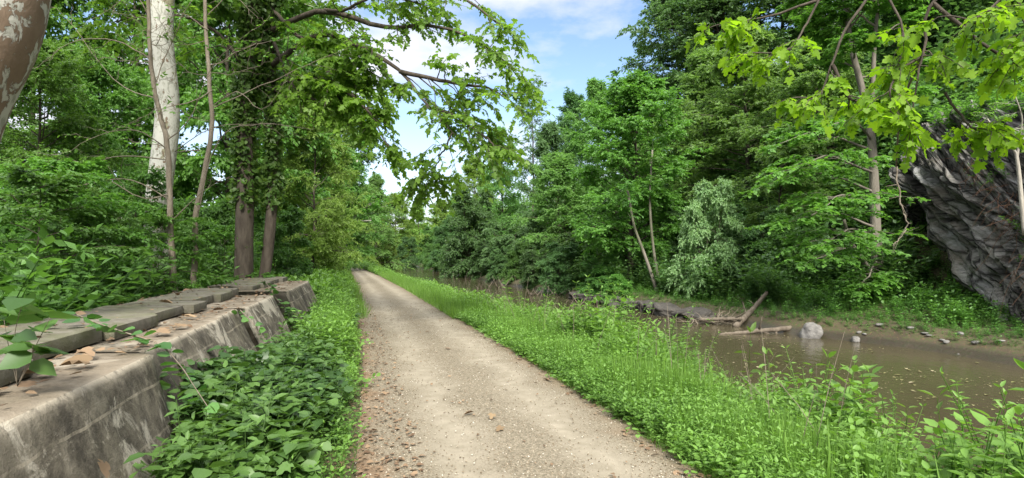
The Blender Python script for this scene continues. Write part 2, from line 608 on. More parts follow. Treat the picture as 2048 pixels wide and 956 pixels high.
# ------------------------------------------------------------------ the old concrete wall
k = NT('weathered_concrete')
pos = k.map((1, 1, 1))
n1, n2, n3 = k.noise(1.3, pos, 6, .65, .3), k.noise(5, pos, 7, .7), k.noise(40, pos, 5, .7)
streak = k.noise(3.0, k.map((1, 1, .8)), 9, .76, 0)
c = k.ramp(n2, [(.30, (.080, .070, .053)), (.50, (.150, .133, .103)), (.70, (.240, .215, .170))])
c = k.mix(k.ramp(streak, [(.43, (0, 0, 0)), (.56, (.9, .9, .9))]), c, (.050, .044, .036))
c = k.mix(k.ramp(n3, [(.55, (0, 0, 0)), (.70, (.6, .6, .6))]), c, (.05, .043, .034))
c = k.mix(k.ramp(k.noise(1.7, pos, 6, .7, .6), [(.54, (0, 0, 0)), (.60, (.85, .85, .85))]), c, (.38, .35, .29))
c = k.mix(k.ramp(n1, [(.60, (0, 0, 0)), (.75, (.6, .6, .6))]), c, (.105, .105, .055))
worn = k.math('MULTIPLY', k.attr(), k.ramp(k.noise(9, pos, 6, .7), [(.36, (0, 0, 0)), (.50, (.9, .9, .9))]))
c = k.mix(worn, c, (.37, .33, .26))
zw = k.math('ADD', k.n('SeparateXYZ', {'Vector': pos}).outputs[2], k.math('MULTIPLY', k.noise(2.5, pos, 3), .05))
board = k.math('LESS_THAN', k.math('ABSOLUTE', k.math('SUBTRACT', k.math('FRACT', k.math('MULTIPLY', zw, 3.4)), .5)), .028)
c = k.mix(k.math('MULTIPLY', board, k.ramp(n2, [(.4, (0, 0, 0)), (.6, (.7, .7, .7))])), c, (.30, .265, .205))
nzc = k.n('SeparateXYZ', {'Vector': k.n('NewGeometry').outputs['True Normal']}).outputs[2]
lit_dust = k.math('MULTIPLY', k.math('GREATER_THAN', nzc, .85), k.ramp(n2, [(.30, (.25, .25, .25)), (.60, (.8, .8, .8))]))  # dusty brown on upward faces also paints in the lighter, lit ledge
c = k.mix(lit_dust, c, k.mix(n3, (.135, .108, .078), (.27, .225, .165)))
hb = k.math('ADD', k.math('MULTIPLY', n2, .12), k.math('ADD', k.math('MULTIPLY', n3, .5), k.math('MULTIPLY', k.noise(110, pos, 4, .7), .3)))
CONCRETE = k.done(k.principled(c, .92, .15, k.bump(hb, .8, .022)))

k = NT('coping_stone')
pos = k.map((1, 1, 1))
n1, n2, n3 = k.noise(1.8, pos, 6, .65), k.noise(7, pos, 7, .7), k.noise(45, pos, 5, .7)
c = k.ramp(n2, [(.3, (.092, .083, .065)), (.7, (.200, .186, .152))])
c = k.mix(k.ramp(n1, [(.45, (0, 0, 0)), (.65, (.75, .75, .75))]), c, (.105, .110, .058))
c = k.mix(k.ramp(k.noise(3.1, pos, 5), [(.58, (0, 0, 0)), (.7, (.7, .7, .7))]), c, (.085, .072, .058))
SLAB = k.done(k.principled(c, .92, .15, k.bump(k.math('ADD', k.math('MULTIPLY', n2, .25), k.math('MULTIPLY', n3, .6)), .8, .025)))

WALL_DIR = -.25
wall = thing('concrete_wall', 'long weathered concrete wall with sloping blocks and flat stone slabs on top beside the path', 'wall',
             (WALL_DIR * 7 - 2.2, 7, 0))
wl = np.array(wall.location)


def wall_block(y0, y1, dc, zt, seed, ft=0.0):
    prof = [(-3.15, -.25), (-3.15, zt - .03), (-2.3, zt), (-1.60, zt), (-1.565, zt - .008), (-1.535, zt - .045), (-1.07 - ft, -.12), (-1.03 - ft, -.3)]
    pr = np.array(prof)
    d = np.concatenate([[0], np.cumsum(np.linalg.norm(np.diff(pr, axis=0), axis=1))])
    s = np.unique(np.concatenate([d, np.arange(0, d[-1], .05)]))
    cc, zz = np.interp(s, d, pr[:, 0]) + dc, np.interp(s, d, pr[:, 1])
    ys = np.linspace(y0, y1, max(6, int((y1 - y0) / .06)))
    Yg, cg = np.meshgrid(ys, cc, indexing='ij')
    zg = np.broadcast_to(zz, Yg.shape).copy()
    p = np.stack([cg, Yg, zg], -1)
    nn = fbm(p * 1.2, 2, seed) * .007 + fbm(p * 10, 3, seed + 3) * .005
    edge = np.minimum(Yg - y0, y1 - Yg)
    p[..., 0] += nn - .05 * np.exp(-edge / .04) * (zg < zt - .01)
    p[..., 2] += nn * .35 - .012 * np.exp(-edge / .02)
    p[..., 0] += WALL_DIR * p[..., 1]
    m = MB()
    nv = len(s)
    V = p.reshape(-1, 3) - wl
    wear = np.exp(-np.abs(s - d[4]) / .022)[None] + .7 * np.exp(-edge / .02)
    m.add(V, [grid_faces(len(ys), nv)[:, ::-1], np.array([list(range(nv)), [(len(ys) - 1) * nv + j for j in range(nv)][::-1]])], np.clip(wear, 0, 1).ravel())
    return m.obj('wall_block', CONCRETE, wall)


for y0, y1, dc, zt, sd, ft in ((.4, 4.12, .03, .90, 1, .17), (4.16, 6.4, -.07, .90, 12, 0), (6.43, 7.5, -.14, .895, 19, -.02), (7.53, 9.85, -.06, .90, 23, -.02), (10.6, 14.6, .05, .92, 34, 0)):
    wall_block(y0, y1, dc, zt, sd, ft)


def slab(y0, y1, c0, c1, z0, th, seed, chip=0):
    rng = np.random.default_rng(seed)
    nx, ny, nz = 20, max(8, int((y1 - y0) / .05)), 4
    m = MB()
    # rounded box: six grids on a shared lattice, displaced by one noise field so that edges meet
    def face(a, b, fn):
        A, B = np.meshgrid(np.linspace(0, 1, a), np.linspace(0, 1, b), indexing='ij')
        q = fn(A, B)
        e = np.stack([c0 + (c1 - c0) * q[0], y0 + (y1 - y0) * q[1], z0 + th * q[2]], -1)
        n = np.stack([fbm(e * 3.5 + s, 4, seed) for s in (0, 11, 23)], -1)
        ctr = np.array([(c0 + c1) / 2, (y0 + y1) / 2, z0 + th / 2])
        hs = np.array([(c1 - c0) / 2, (y1 - y0) / 2, th / 2])
        dd = hs - np.abs(e - ctr)
        e = e - np.sign(e - ctr) * np.exp(-np.sort(dd, -1)[..., 1:2] / .012) * .006
        e = e + n * [.016, .012, .005]
        if chip:
            k_ = np.clip(1 - np.hypot(e[..., 0] - c1, e[..., 1] - y1) / chip, 0, 1)
            e[..., 0] -= k_ * chip * .55
            e[..., 1] -= k_ * chip * .35
        e[..., 0] += WALL_DIR * e[..., 1]
        m.add(e.reshape(-1, 3) - wl, grid_faces(a, b))
    face(nx, ny, lambda a, b: (a, b, a * 0 + 1))
    face(nx, ny, lambda a, b: (a, b, a * 0))
    face(nx, nz, lambda a, b: (a, a * 0, b))
    face(nx, nz, lambda a, b: (a, a * 0 + 1, b))
    face(ny, nz, lambda a, b: (a * 0, a, b))
    face(ny, nz, lambda a, b: (a * 0 + 1, a, b))
    return m.obj('coping_slab', SLAB, wall)


rs = np.random.default_rng(5)
y = 1.2
first = [(1.2, 3.55, -2.98, -1.90, .905, .10, .28), (3.60, 4.55, -3.0, -2.10, .91, .12, 0), (4.58, 5.7, -2.95, -2.02, .905, .115, .15)]
for (a, b, c0, c1, z, th, ch) in first:
    slab(a, b, c0, c1, z, th, int(a * 10), ch)
y = 5.74
while y < 14.3:
    if 9.8 < y < 10.4:
        y = 10.7
    l = rs.uniform(.55, 1.0)
    slab(y, y + l, -2.95 + rs.normal(0, .05), -2.12 + rs.normal(0, .06), .905 + rs.normal(.0, .008), .10 + rs.uniform(0, .03), int(y * 10), rs.choice([0, 0, .12]))
    y += l + rs.uniform(.015, .05)

# ------------------------------------------------------------------ rock cliff on the far bank
k = NT('cliff_rock')
st = k.n('Attribute', attribute_name='strata').outputs['Vector']
n1, n2, n3 = k.noise(1.0, st, 8, .7, .3), k.noise(3.2, st, 7, .72, .2), k.noise(1.0, k.map((1, 1, 1)), 5)
c = k.ramp(n1, [(.30, (.050, .048, .044)), (.44, (.150, .144, .132)), (.56, (.265, .258, .240)), (.72, (.48, .48, .46))])
c = k.mix(k.ramp(n2, [(.38, (1, 1, 1)), (.48, (0, 0, 0))]), c, (.030, .028, .026))
c = k.mix(k.ramp(k.noise(.7, st, 6, .6), [(.55, (0, 0, 0)), (.66, (.7, .7, .7))]), c, (.34, .345, .345))
c = k.mix(k.ramp(n3, [(.48, (0, 0, 0)), (.66, (.55, .55, .55))]), c, (.165, .140, .108))
c = k.mix(k.ramp(k.noise(2.3, k.map((1, 1, 1)), 5), [(.56, (0, 0, 0)), (.68, (.6, .6, .6))]), c, (.050, .066, .028))
vor = k.n('TexVoronoi', {'Vector': k.n('Mapping', {'Vector': st, 'Scale': (1.1, 1.3, 1.6)}).outputs[0], 'Scale': 1.0, 'Randomness': 1.0}, feature='DISTANCE_TO_EDGE').outputs['Distance']
crk = k.ramp(vor, [(.0, (1, 1, 1)), (.07, (0, 0, 0))])
c = k.mix(k.math('MULTIPLY', crk, .85), c, (.012, .011, .010))
hb = k.math('SUBTRACT', k.math('ADD', n1, k.math('MULTIPLY', n2, .9)), k.math('MULTIPLY', crk, .5))
ROCK = k.done(k.principled(c, .8, .25, k.bump(hb, 1.0, .35)))

A_ = np.array([0, .18, .45, .70, 1.0, 1.35, 1.7])
LIP = np.array([P(1800, 378, 21.6), P(1838, 436, 20.8), P(1905, 528, 18.8), P(1965, 608, 17.2), P(2040, 684, 15.6), P(2170, 775, 14.0), P(2330, 860, 12.6)])
MID = np.array([P(1793, 345, 21.9), P(1845, 330, 20.4), P(1935, 370, 18.0), P(2010, 430, 16.2), P(2110, 480, 14.4), P(2260, 520, 12.8), P(2450, 540, 11.5)])
TOP = np.array([P(1822, 288, 23.0), P(1862, 250, 22.4), P(1935, 225, 20.6), P(2015, 195, 18.8), P(2110, 160, 16.6), P(2270, 120, 14.8), P(2470, 80, 13.4)])
BACK = TOP + np.array([5.5, 6.5, 1.4])
BACKLOW = BACK + np.array([1.0, 1.0, -9])
REC = LIP + np.array([3.6, 3.4, 0]) * np.array([.55, .8, 1, 1, .9, .7, .5])[:, None]
REC[:, 2] = height(REC[:, 0], REC[:, 1]) - .6
UND = LIP * .55 + REC * .45
UND[:, 2] = LIP[:, 2] * .75 + REC[:, 2] * .25 + .5
nu, nv = 320, 380
rows = [smooth_line(r_, nu) for r_ in (BACKLOW, BACK, TOP, MID, LIP, UND, REC)]
rows = np.stack(rows, 1)
prm = np.array([0, .06, .14, .42, .66, .82, 1.0])
tv = np.linspace(0, 1, nv)
pts = np.stack([np.stack([np.interp(tv, prm, rows[i, :, k_]) for k_ in range(3)], -1) for i in range(nu)])
for _ in range(9):
    pts[:, 1:-1] = .5 * pts[:, 1:-1] + .25 * (pts[:, :-2] + pts[:, 2:])
du, dv = np.gradient(pts, axis=0), np.gradient(pts, axis=1)
nrm = norm(np.cross(du, dv))
if np.mean(nrm[:, nv // 2, 0]) > 0:
    nrm = -nrm
e1 = norm(LIP[3] - LIP[1])
e3 = norm(np.cross(e1, np.array([.75, .55, -.1])))
e2 = np.cross(e3, e1)
q = np.stack([pts @ e1 * .55, pts @ e2 * .9, pts @ e3 * 3.0], -1)
w = fbm(q * .30, 3, 2) * .45
q[..., 2] += w
lay = fbm(q, 5, 7)
step = np.floor(q[..., 2] * 1.4) + .0
stp = vnoise(np.stack([q[..., 0] * .5, q[..., 1] * .3, step], -1), 31)
stq = vnoise(np.stack([q[..., 0] * 1.6, q[..., 1] * 1.1, np.floor(q[..., 2] * 3.3)], -1), 13)
dsp = .16 * lay + .24 * stp + .24 * stq + .10 * fbm(pts * 3.1, 4, 19) + .6 * fbm(pts * .42, 3, 41) - .22 * np.abs(fbm(q * np.array([1.3, 1.3, 2.]), 4, 77))
dsp = dsp * sstep(0, .1, np.linspace(0, 1, nv))[None]
pts = pts + nrm * dsp[..., None]
mb = MB()
mb.add(pts, grid_faces(nu, nv))
CLP, CLN, NU, NV = pts, nrm, nu, nv
o = mb.obj('rock_cliff', ROCK)
at = o.data.attributes.new('strata', 'FLOAT_VECTOR', 'POINT')
at.data.foreach_set('vector', q.reshape(-1, 3).astype(np.float32).ravel())
tag(o, 'dark grey layered rock cliff overhanging the grassy far bank', 'cliff')

# ------------------------------------------------------------------ tree prototypes
PROTO = {}


def proto(name, H, Rc, seed, **kw):
    wood, leaf = gen_tree(seed, H, Rc, **kw)
    PROTO[name] = (wood.mesh('trunk', BARK, True), leaf.mesh('crown', G['mid']), H, Rc)


proto('maple', 14, 4.5, 11, base=.10, nl=46, prof='oval', up=(25, 75), tj=.4, tilt=.85, ldroop=.4, trunk_r=.17, nsub=14, ntwig=10, nleaf=11, leaf_len=.16, twig_len=.6, tmpl=L_OVATE, flat=.55, sub_len=.5)
proto('maple_b', 14, 4.7, 12, base=.08, nl=46, prof='dome', up=(22, 74), tj=.4, tilt=.85, ldroop=.4, trunk_r=.16, nsub=14, ntwig=10, nleaf=11, leaf_len=.16, twig_len=.6, tmpl=L_OVATE, flat=.5, sag=.35, sub_len=.5)
proto('tall', 20, 5.2, 13, base=.10, nl=54, prof='oval', up=(25, 76), tj=.42, tilt=.9, ldroop=.4, trunk_r=.22, nsub=14, ntwig=10, nleaf=10, leaf_len=.23, twig_len=.75, tmpl=L_DIAMOND, flat=.5, sub_len=.5)
proto('tall_b', 20, 5.2, 14, base=.12, nl=54, prof='flag', up=(28, 76), tj=.42, tilt=.9, ldroop=.4, trunk_r=.22, nsub=14, ntwig=10, nleaf=10, leaf_len=.23, twig_len=.75, tmpl=L_DIAMOND, flat=.45, sub_len=.5)
proto('bushy', 7, 3.6, 15, base=.05, nl=48, prof='dome', up=(10, 75), tj=.4, tilt=.85, ldroop=.4, trunk_r=.09, stems=3, nsub=12, ntwig=9, nleaf=10, leaf_len=.14, twig_len=.5, tmpl=L_OVATE, flat=.5, sag=.45, droop=.3, sub_len=.5)
proto('bushy_b', 7, 3.6, 16, base=.04, nl=52, prof='dome', up=(5, 65), trunk_r=.09, stems=3, nsub=12, ntwig=9, nleaf=10, leaf_len=.15, twig_len=.5, tmpl=L_LONG, flat=.6, sag=.55, droop=.35, width=1.6, sub_len=.5)
proto('wispy', 15, 4.0, 17, base=.3, nl=26, prof='flag', up=(35, 75), trunk_r=.14, nsub=9, ntwig=7, nleaf=7, leaf_len=.16, twig_len=.6, tmpl=L_OVATE, flat=.4)
proto('sapling', 5, 2.0, 18, base=.12, nl=26, prof='oval', up=(0, 45), trunk_r=.03, nsub=8, ntwig=7, nleaf=9, leaf_len=.11, twig_len=.36, tmpl=L_OVATE, flat=.9, sag=.18, droop=.2, tilt=.22)
proto('near', 13, 4.4, 19, base=.12, nl=48, prof='oval', up=(15, 72), tj=.35, tilt=.7, ldroop=.35, trunk_r=.15, nsub=15, ntwig=11, nleaf=11, leaf_len=.125, twig_len=.55, tmpl=L_OVATE, flat=.55, sub_len=.5)


def place(pn, px, Y, py_top, wpx, mat, label, cat='tree', name='broadleaf_tree', group=None, bark=None, rz=None, zoff=0):
    tm, cm, H, Rc = PROTO[pn]
    X = (px - 1024) / F * Y
    z0 = float(height(X, Y)) - .05 + zoff
    top = CAMZ - (py_top - HOR) / F * Y
    sz = (top - z0) / H
    sx = wpx / 2 / F * Y / Rc / .95
    rz = (px * 1.7 + Y * 2.3) % 6.28 if rz is None else rz
    t = thing(name, label, cat, (X, Y, z0), rz, group)
    t.scale = (sx, sx, sz)
    a, b = link('trunk' if cat == 'tree' else 'stem', tm, t), link('crown' if cat == 'tree' else 'foliage', cm, t)
    for o_, m_ in ((a, bark or BARK), (b, G[mat])):
        o_.material_slots[0].link = 'OBJECT'
        o_.material_slots[0].material = m_
    return t


GH = 'trees on the wooded hillside across the canal'
GB = 'bushes leaning over the far bank'
GL = 'trees of the wood on the left'
GF = 'distant trees where path and canal bend away'

# across the canal
place('maple', 1258, 34, 145, 310, 'bright', 'broad bright green tree with a rounded crown, in the middle of the far bank', group=GH)
place('maple_b', 1490, 37, 45, 290, 'fresh', 'tall fresh green tree right of the broad bright tree, reaching high up the hillside', group=GH)
place('tall', 1345, 54, -110, 250, 'dark', 'very tall dark tree bordering the sky and rising out of the photo', group=GH)
place('tall_b', 1455, 48, -90, 260, 'dark', 'tall dark tree just right of the one that edges the sky', group=GH)
place('tall', 1575, 50, -150, 280, 'dark', 'dark tree high on the hill behind the forked grey trunk', group=GH)
place('tall_b', 1700, 44, -160, 290, 'dark', 'dark hillside tree above and behind the maple with the grey trunk', group=GH)
place('tall', 1830, 37, -160, 290, 'dark', 'dark tree on the hill above the left end of the rock cliff', group=GH)
place('tall_b', 1960, 33, -160, 300, 'dark', 'dark tree on the hill directly above the middle of the rock cliff', group=GH)
place('tall', 2100, 29, -160, 300, 'dark', 'dark tree above the rock cliff at the right edge of the photo', group=GH)
place('maple', 1640, 31, 60, 260, 'fresh', 'layered mid green tree just behind the forked grey maple', group=GH)
place('maple_b', 1560, 28, 250, 230, 'fresh', 'spreading green tree left of the grey maple, boughs hanging toward the water', group=GH)
place('maple', 1120, 47, 300, 170, 'fresh', 'yellowish green tree left of the broad bright tree, leaning over the water', group=GH)
place('tall', 1205, 58, 150, 150, 'fresh', 'green tree on the skyline just left of the very tall dark tree', group=GH)
place('tall_b', 1145, 72, 188, 120, 'dark', 'small dark crown on the skyline between wispy tree and broad bright tree', group=GH)
place('wispy', 1062, 76, 165, 140, 'grey', 'wispy open tree on the skyline with sky showing through its thin grey green crown', group=GH)
place('maple_b', 1005, 88, 250, 130, 'fresh', 'green tree behind the dangling sycamore leaves, left of the wispy skyline tree', group=GH)
place('maple', 950, 100, 310, 110, 'sunny', 'pale yellow green tree low on the skyline above the far water', group=GH)
place('tall', 1270, 44, 205, 150, 'fresh', 'tree behind the broad bright tree filling the gap to its right', group=GH)
place('tall', 1390, 43, 90, 190, 'fresh', 'green tree in the gap between bright rounded tree and taller fresh green tree', group=GH)
place('maple', 1095, 62, 240, 130, 'grey', 'dull green tree below the wispy skyline tree', group=GH)

place('bushy', 940, 64, 372, 155, 'dark', 'dark rounded bush overhanging the far end of the open water', 'bush', 'bush', GB)
place('bushy_b', 1012, 56, 440, 120, 'grey', 'grey green bush arching over water right of the dark rounded bush', 'bush', 'bush', GB)
place('bushy', 1075, 49, 420, 140, 'grey', 'larger grey green bush below the yellowish tree', 'bush', 'bush', GB)
place('bushy_b', 1150, 41, 430, 160, 'mid', 'green bush drooping to the water below the left side of the broad bright tree', 'bush', 'bush', GB)
place('bushy', 1225, 37, 400, 150, 'mid', 'low green bush under the middle of the broad bright tree', 'bush', 'bush', GB)
place('bushy', 1240, 29.5, 545, 85, 'bright', 'small bright low bush at the water edge below the two thin leaning trunks', 'bush', 'bush', GB)
place('bushy_b', 1370, 33, 400, 150, 'dark', 'dark bush in the shade behind the pale leaved bush', 'bush', 'bush', GB)
place('bushy', 1420, 26.5, 348, 150, 'pale', 'pale silvery leaved bush standing out between darker trees on the bank', 'bush', 'bush', GB)
place('bushy_b', 1510, 26.5, 400, 160, 'dark', 'dark leafy bush right of the pale leaved bush', 'bush', 'bush', GB)
place('bushy', 1600, 25, 420, 190, 'mid', 'green bush behind the boulder and the driftwood', 'bush', 'bush', GB)
place('bushy_b', 1690, 27, 400, 190, 'dark', 'shaded bush directly behind the grey maple trunk', 'bush', 'bush', GB)
place('bushy', 895, 84, 425, 90, 'dark', 'dark bush at the point where the canal narrows out of sight', 'bush', 'bush', GB)
place('bushy', 1860, 26, 215, 170, 'mid', 'green bush growing on top of the left end of the cliff', 'bush', 'bush', GB, zoff=.5)
place('bushy_b', 1985, 23, 130, 190, 'mid', 'green bush growing on top of the cliff near the right edge', 'bush', 'bush', GB, zoff=1)

for px_, y_, top_, w_ in ((1200, 33, 505, 110), (1128, 38, 480, 110), (1078, 43, 485, 90), (1040, 48, 482, 80), (1003, 53, 488, 72), (968, 59, 480, 70), (935, 66, 478, 62), (905, 74, 480, 56), (882, 84, 485, 48), (860, 96, 486, 42)):
    place('bushy_b' if y_ % 2 else 'bushy', px_, y_, top_, w_, 'dark' if y_ % 3 else 'mid', 'low bush in the row hanging over the waterline along the far bank', 'bush', 'bush', 'low bushes along the far waterline', zoff=-.35)

# far away, round the bend
place('maple', 790, 112, 385, 100, 'sunny', 'distant bright tree left of the lowest patch of sky', group=GF)
place('maple_b', 838, 140, 402, 80, 'sunny', 'distant tree right below the lowest patch of sky', group=GF)
place('maple', 880, 150, 398, 80, 'sunny', 'distant pale tree right of the lowest patch of sky', group=GF)
place('maple_b', 750, 90, 345, 110, 'fresh', 'tree behind the pale leaning trunk where the path disappears', group=GF)
place('bushy', 815, 108, 470, 60, 'dark', 'small dark bush at the far end of the path beside the water', 'bush', 'bush', GF)
place('bushy', 770, 96, 455, 70, 'sunny', 'bright bush behind the far bend of the path', 'bush', 'bush', GF)
place('bushy_b', 720, 84, 440, 80, 'sunny', 'light green bush left of the far bend of the path', 'bush', 'bush', GF)

place('tall', 690, 120, 330, 120, 'sunny', 'tall distant tree behind the pale leaning trunk', group=GF)
place('tall_b', 735, 150, 372, 90, 'sunny', 'distant yellow green tree above the far bend of the path', group=GF)
place('maple', 915, 165, 385, 90, 'mid', 'distant tree above the point where the canal narrows out of sight', group=GF)
place('maple_b', 975, 140, 345, 100, 'sunny', 'distant bright tree low behind the dangling sycamore leaves', group=GF)
place('bushy_b', 860, 128, 450, 60, 'mid', 'green bush between the far end of the path and the far end of the canal', 'bush', 'bush', GF)

place('bushy', 702, 74, 462, 60, 'sunny', 'pale bush closing off the far end of the path on its left', 'bush', 'bush', GF)
place('bushy_b', 742, 100, 470, 55, 'sunny', 'pale bush closing off the far end of the path on its right', 'bush', 'bush', GF)

# wood on the left
place('near', 625, 26, 175, 190, 'sunny', 'sunlit yellow green tree left of the path, right of the ivy covered trunks', group=GL, rz=1)
place('maple_b', 590, 35, 110, 190, 'sunny', 'taller yellow green tree behind the sunlit one', group=GL)
place('maple', 690, 52, 300, 140, 'fresh', 'green tree beside the path in front of the pale leaning trunk', group=GL)
place('near', 660, 38, 330, 130, 'sunny', 'bright tree between the yellow green tree and the path bend', group=GL)
place('near', 70, 14.5, 60, 330, 'bright', 'bright leafy tree at the left edge behind the mottled trunk', group=GL)
place('near', 195, 18, 90, 270, 'bright', 'green tree between the left edge and the white sycamore', group=GL)
place('tall', 60, 25, -260, 360, 'bright', 'tall tree at the back of the wood by the left edge', group=GL)
place('tall_b', 260, 27, -260, 330, 'bright', 'tall tree behind the white sycamore trunk', group=GL)
place('tall', 430, 24, -220, 330, 'bright', 'tall green tree between white sycamore and ivy covered trunks', group=GL)
place('tall_b', 560, 34, -160, 280, 'bright', 'tall tree behind the ivy covered trunks', group=GL)
place('tall', 670, 56, 130, 190, 'fresh', 'tree behind the overhanging sycamore limb', group=GL)
place('bushy', 560, 18.5, 400, 170, 'mid', 'dark bush at the foot of the ivy covered trunks', 'bush', 'bush', GL)
place('bushy', 90, 13, 330, 340, 'mid', 'dark bush filling the left edge of the wood', 'bush', 'bush', GL)
place('bushy_b', 240, 15, 340, 250, 'mid', 'dark bush left of the foot of the white sycamore', 'bush', 'bush', GL)
place('bushy', 420, 15.5, 390, 170, 'mid', 'leafy bush between the white sycamore and the ivy covered trunks', 'bush', 'bush', GL)
place('bushy', 640, 30, 420, 120, 'sunny', 'bright bush below the yellow green trees', 'bush', 'bush', GL)
place('sapling', 60, 7.5, 330, 330, 'mid', 'sapling with flat layered leaves behind the near end of the wall', 'sapling', 'sapling', GL)
place('sapling', 200, 9.0, 400, 250, 'mid', 'low sapling with spreading leaf sprays left of the white sycamore', 'sapling', 'sapling', GL)
place('sapling', 335, 10.2, 400, 190, 'bright', 'sapling with pale leaf sprays in front of the white sycamore', 'sapling', 'sapling', GL)
place('sapling', 285, 10.8, 330, 200, 'mid', 'taller sapling whose leaf sprays cross in front of the white sycamore', 'sapling', 'sapling', GL)
place('sapling', 130, 8.6, 300, 300, 'bright', 'tall sapling with airy sprays near the left edge of the wood', 'sapling', 'sapling', GL)
place('sapling', 455, 14.2, 440, 150, 'bright', 'small sapling in front of the base of the ivy covered trunk', 'sapling', 'sapling', GL)

# ------------------------------------------------------------------ low plants (prototypes copied by numpy into one mesh)
def frames(fn):
    m = MB()
    fn(m)
    v = np.concatenate(m.v)
    t = np.concatenate(m.t)
    by = {}
    for f in m.f:
        by.setdefault(f.shape[1], []).append(f)
    return v, [np.concatenate(x) for x in by.values()], t


def herb(rng, h=.6, stems=4, nodes=8, leaf=.085, tmpl=L_OVATE, spread=.35, width=1.0, pair=True):
    def fn(m):
        for s in range(stems):
            az = rng.uniform(0, 6.28)
            ln = h * rng.uniform(.6, 1.1)
            le = rng.uniform(.05, spread)
            base = np.array([math.cos(az), math.sin(az), 0]) * .05 * rng.uniform(0, 1)
            t = np.linspace(0, 1, 5)
            st = base + np.stack([math.cos(az) * le * t ** 1.5 * ln, math.sin(az) * le * t ** 1.5 * ln, t * ln], -1)
            tube(m, st, np.linspace(.0045, .002, 5) * (h / .6) ** .5, 3, .35, False)
            q = np.linspace(.22, 1, nodes)
            p, tg, _ = sample_line(st, q)
            for k_ in range(nodes):
                a0 = k_ * 1.57 + az + rng.normal(0, .3)
                for sg in ((0, math.pi) if pair else (rng.choice([0, math.pi]),)):
                    a = a0 + sg
                    el_ = rng.normal(.15 if q[k_] < .95 else .6, .25)
                    d = np.array([[math.cos(a) * math.cos(el_), math.sin(a) * math.cos(el_), math.sin(el_)]])
                    nn = UP[None] + rng.normal(0, .25, (1, 3)) - d * .1
                    sz = leaf * rng.uniform(.7, 1.15) * (1.05 - .5 * abs(q[k_] - .55))
                    leaves(m, tmpl, p[k_][None] + d * sz * .15, d, nn, sz, np.clip(.25 + .5 * q[k_] + rng.normal(0, .15), 0, 1), width)
    return frames(fn)


def creeper(rng, n=6, h=.28, leaf=.13, tmpl=L_OVATE, width=1.1, tri=True):
    """trailing vine with long stalked leaves held flat"""
    def fn(m):
        for s in range(n):
            az = rng.uniform(0, 6.28)
            r_ = rng.uniform(.02, .22)
            z = h * rng.uniform(.35, 1.1)
            tip = np.array([math.cos(az) * r_, math.sin(az) * r_, z])
            tube(m, np.array([tip * [.2, .2, 0], tip * [.6, .6, .7], tip]), .0022, 3, .3, False)
            a0 = rng.uniform(0, 6.28)
            for da in ((0, 1.7, -1.7) if tri else (0,)):
                a = a0 + da + rng.normal(0, .15)
                el_ = rng.normal(-.15, .25)
                d = np.array([[math.cos(a) * math.cos(el_), math.sin(a) * math.cos(el_), math.sin(el_)]])
                leaves(m, tmpl, tip[None] + d * .012, d, UP[None] + rng.normal(0, .42, (1, 3)), leaf * rng.uniform(.6, 1.15), rng.uniform(0, 1), width)
    return frames(fn)


def scatter(mb, rng, protos, pos, scale, lean=.12):
    N_ = len(pos)
    pick = rng.integers(0, len(protos), N_)
    scale = np.broadcast_to(scale, (N_,))
    for k_, (v, fs, t) in enumerate(protos):
        i = np.where(pick == k_)[0]
        if not len(i):
            continue
        a = rng.uniform(0, 6.28, len(i))
        c_, s_ = np.cos(a), np.sin(a)
        V = np.empty((len(i), len(v), 3))
        V[..., 0] = c_[:, None] * v[None, :, 0] - s_[:, None] * v[None, :, 1]
        V[..., 1] = s_[:, None] * v[None, :, 0] + c_[:, None] * v[None, :, 1]
        V[..., 2] = v[None, :, 2]
        l = rng.normal(0, lean, (len(i), 2))
        V[..., :2] += V[..., 2:3] * l[:, None]
        V = V * scale[i][:, None, None] + pos[i][:, None]
        sh = (rng.normal(0, .12, len(i)) + .75 * fbm(pos[i] * [.55, .55, 0], 3, 71))[:, None]
        off = (np.arange(len(i)) * len(v))[:, None, None]
        mb.add(V.reshape(-1, 3), [(f[None] + off).reshape(-1, f.shape[1]) for f in fs], np.clip(t[None] + sh, 0, 1).ravel())


def spots(rng, n, y0, y1, a0, a1, ref, power=1.0):
    Y = y0 + (y1 - y0) * rng.uniform(0, 1, n) ** power
    a = rng.uniform(a0, a1, n)
    X = ref(Y) + a
    return X, Y, a


rg = np.random.default_rng(101)
HERB = [herb(rg, h=.62, stems=3, nodes=7, leaf=rg.uniform(.075, .11), width=rg.uniform(.8, 1.2)) for _ in range(7)] + \
       [herb(rg, h=.7, stems=2, nodes=9, leaf=.11, tmpl=L_LONG, width=1.1) for _ in range(3)] + [creeper(rg, 7, .4, .11) for _ in range(2)]
HERB += [herb(rg, h=.5, stems=3, nodes=6, leaf=rg.uniform(.08, .10), tmpl=L_ROUND, width=.85) for _ in range(2)] + [herb(rg, h=.75, stems=5, nodes=12, leaf=.055, tmpl=L_LONG, width=1.0) for _ in range(3)]
HERB_LO = [herb(rg, h=.65, stems=3, nodes=5, leaf=.15, tmpl=L_DIAMOND, width=1.0) for _ in range(5)]
SHRUB = [herb(rg, h=1.0, stems=9, nodes=9, leaf=.13, tmpl=L_DIAMOND, spread=.8, width=1.1) for _ in range(5)]
SHORT = [herb(rg, h=rg.uniform(.12, .22), stems=4, nodes=4, leaf=rg.uniform(.03, .06), tmpl=L_OVATE, spread=.7) for _ in range(5)] + [creeper(rg, 6, .09, .04, L_ROUND) for _ in range(2)] + [herb(rg, h=.26, stems=5, nodes=7, leaf=.04, tmpl=L_LONG, spread=.8) for _ in range(2)]
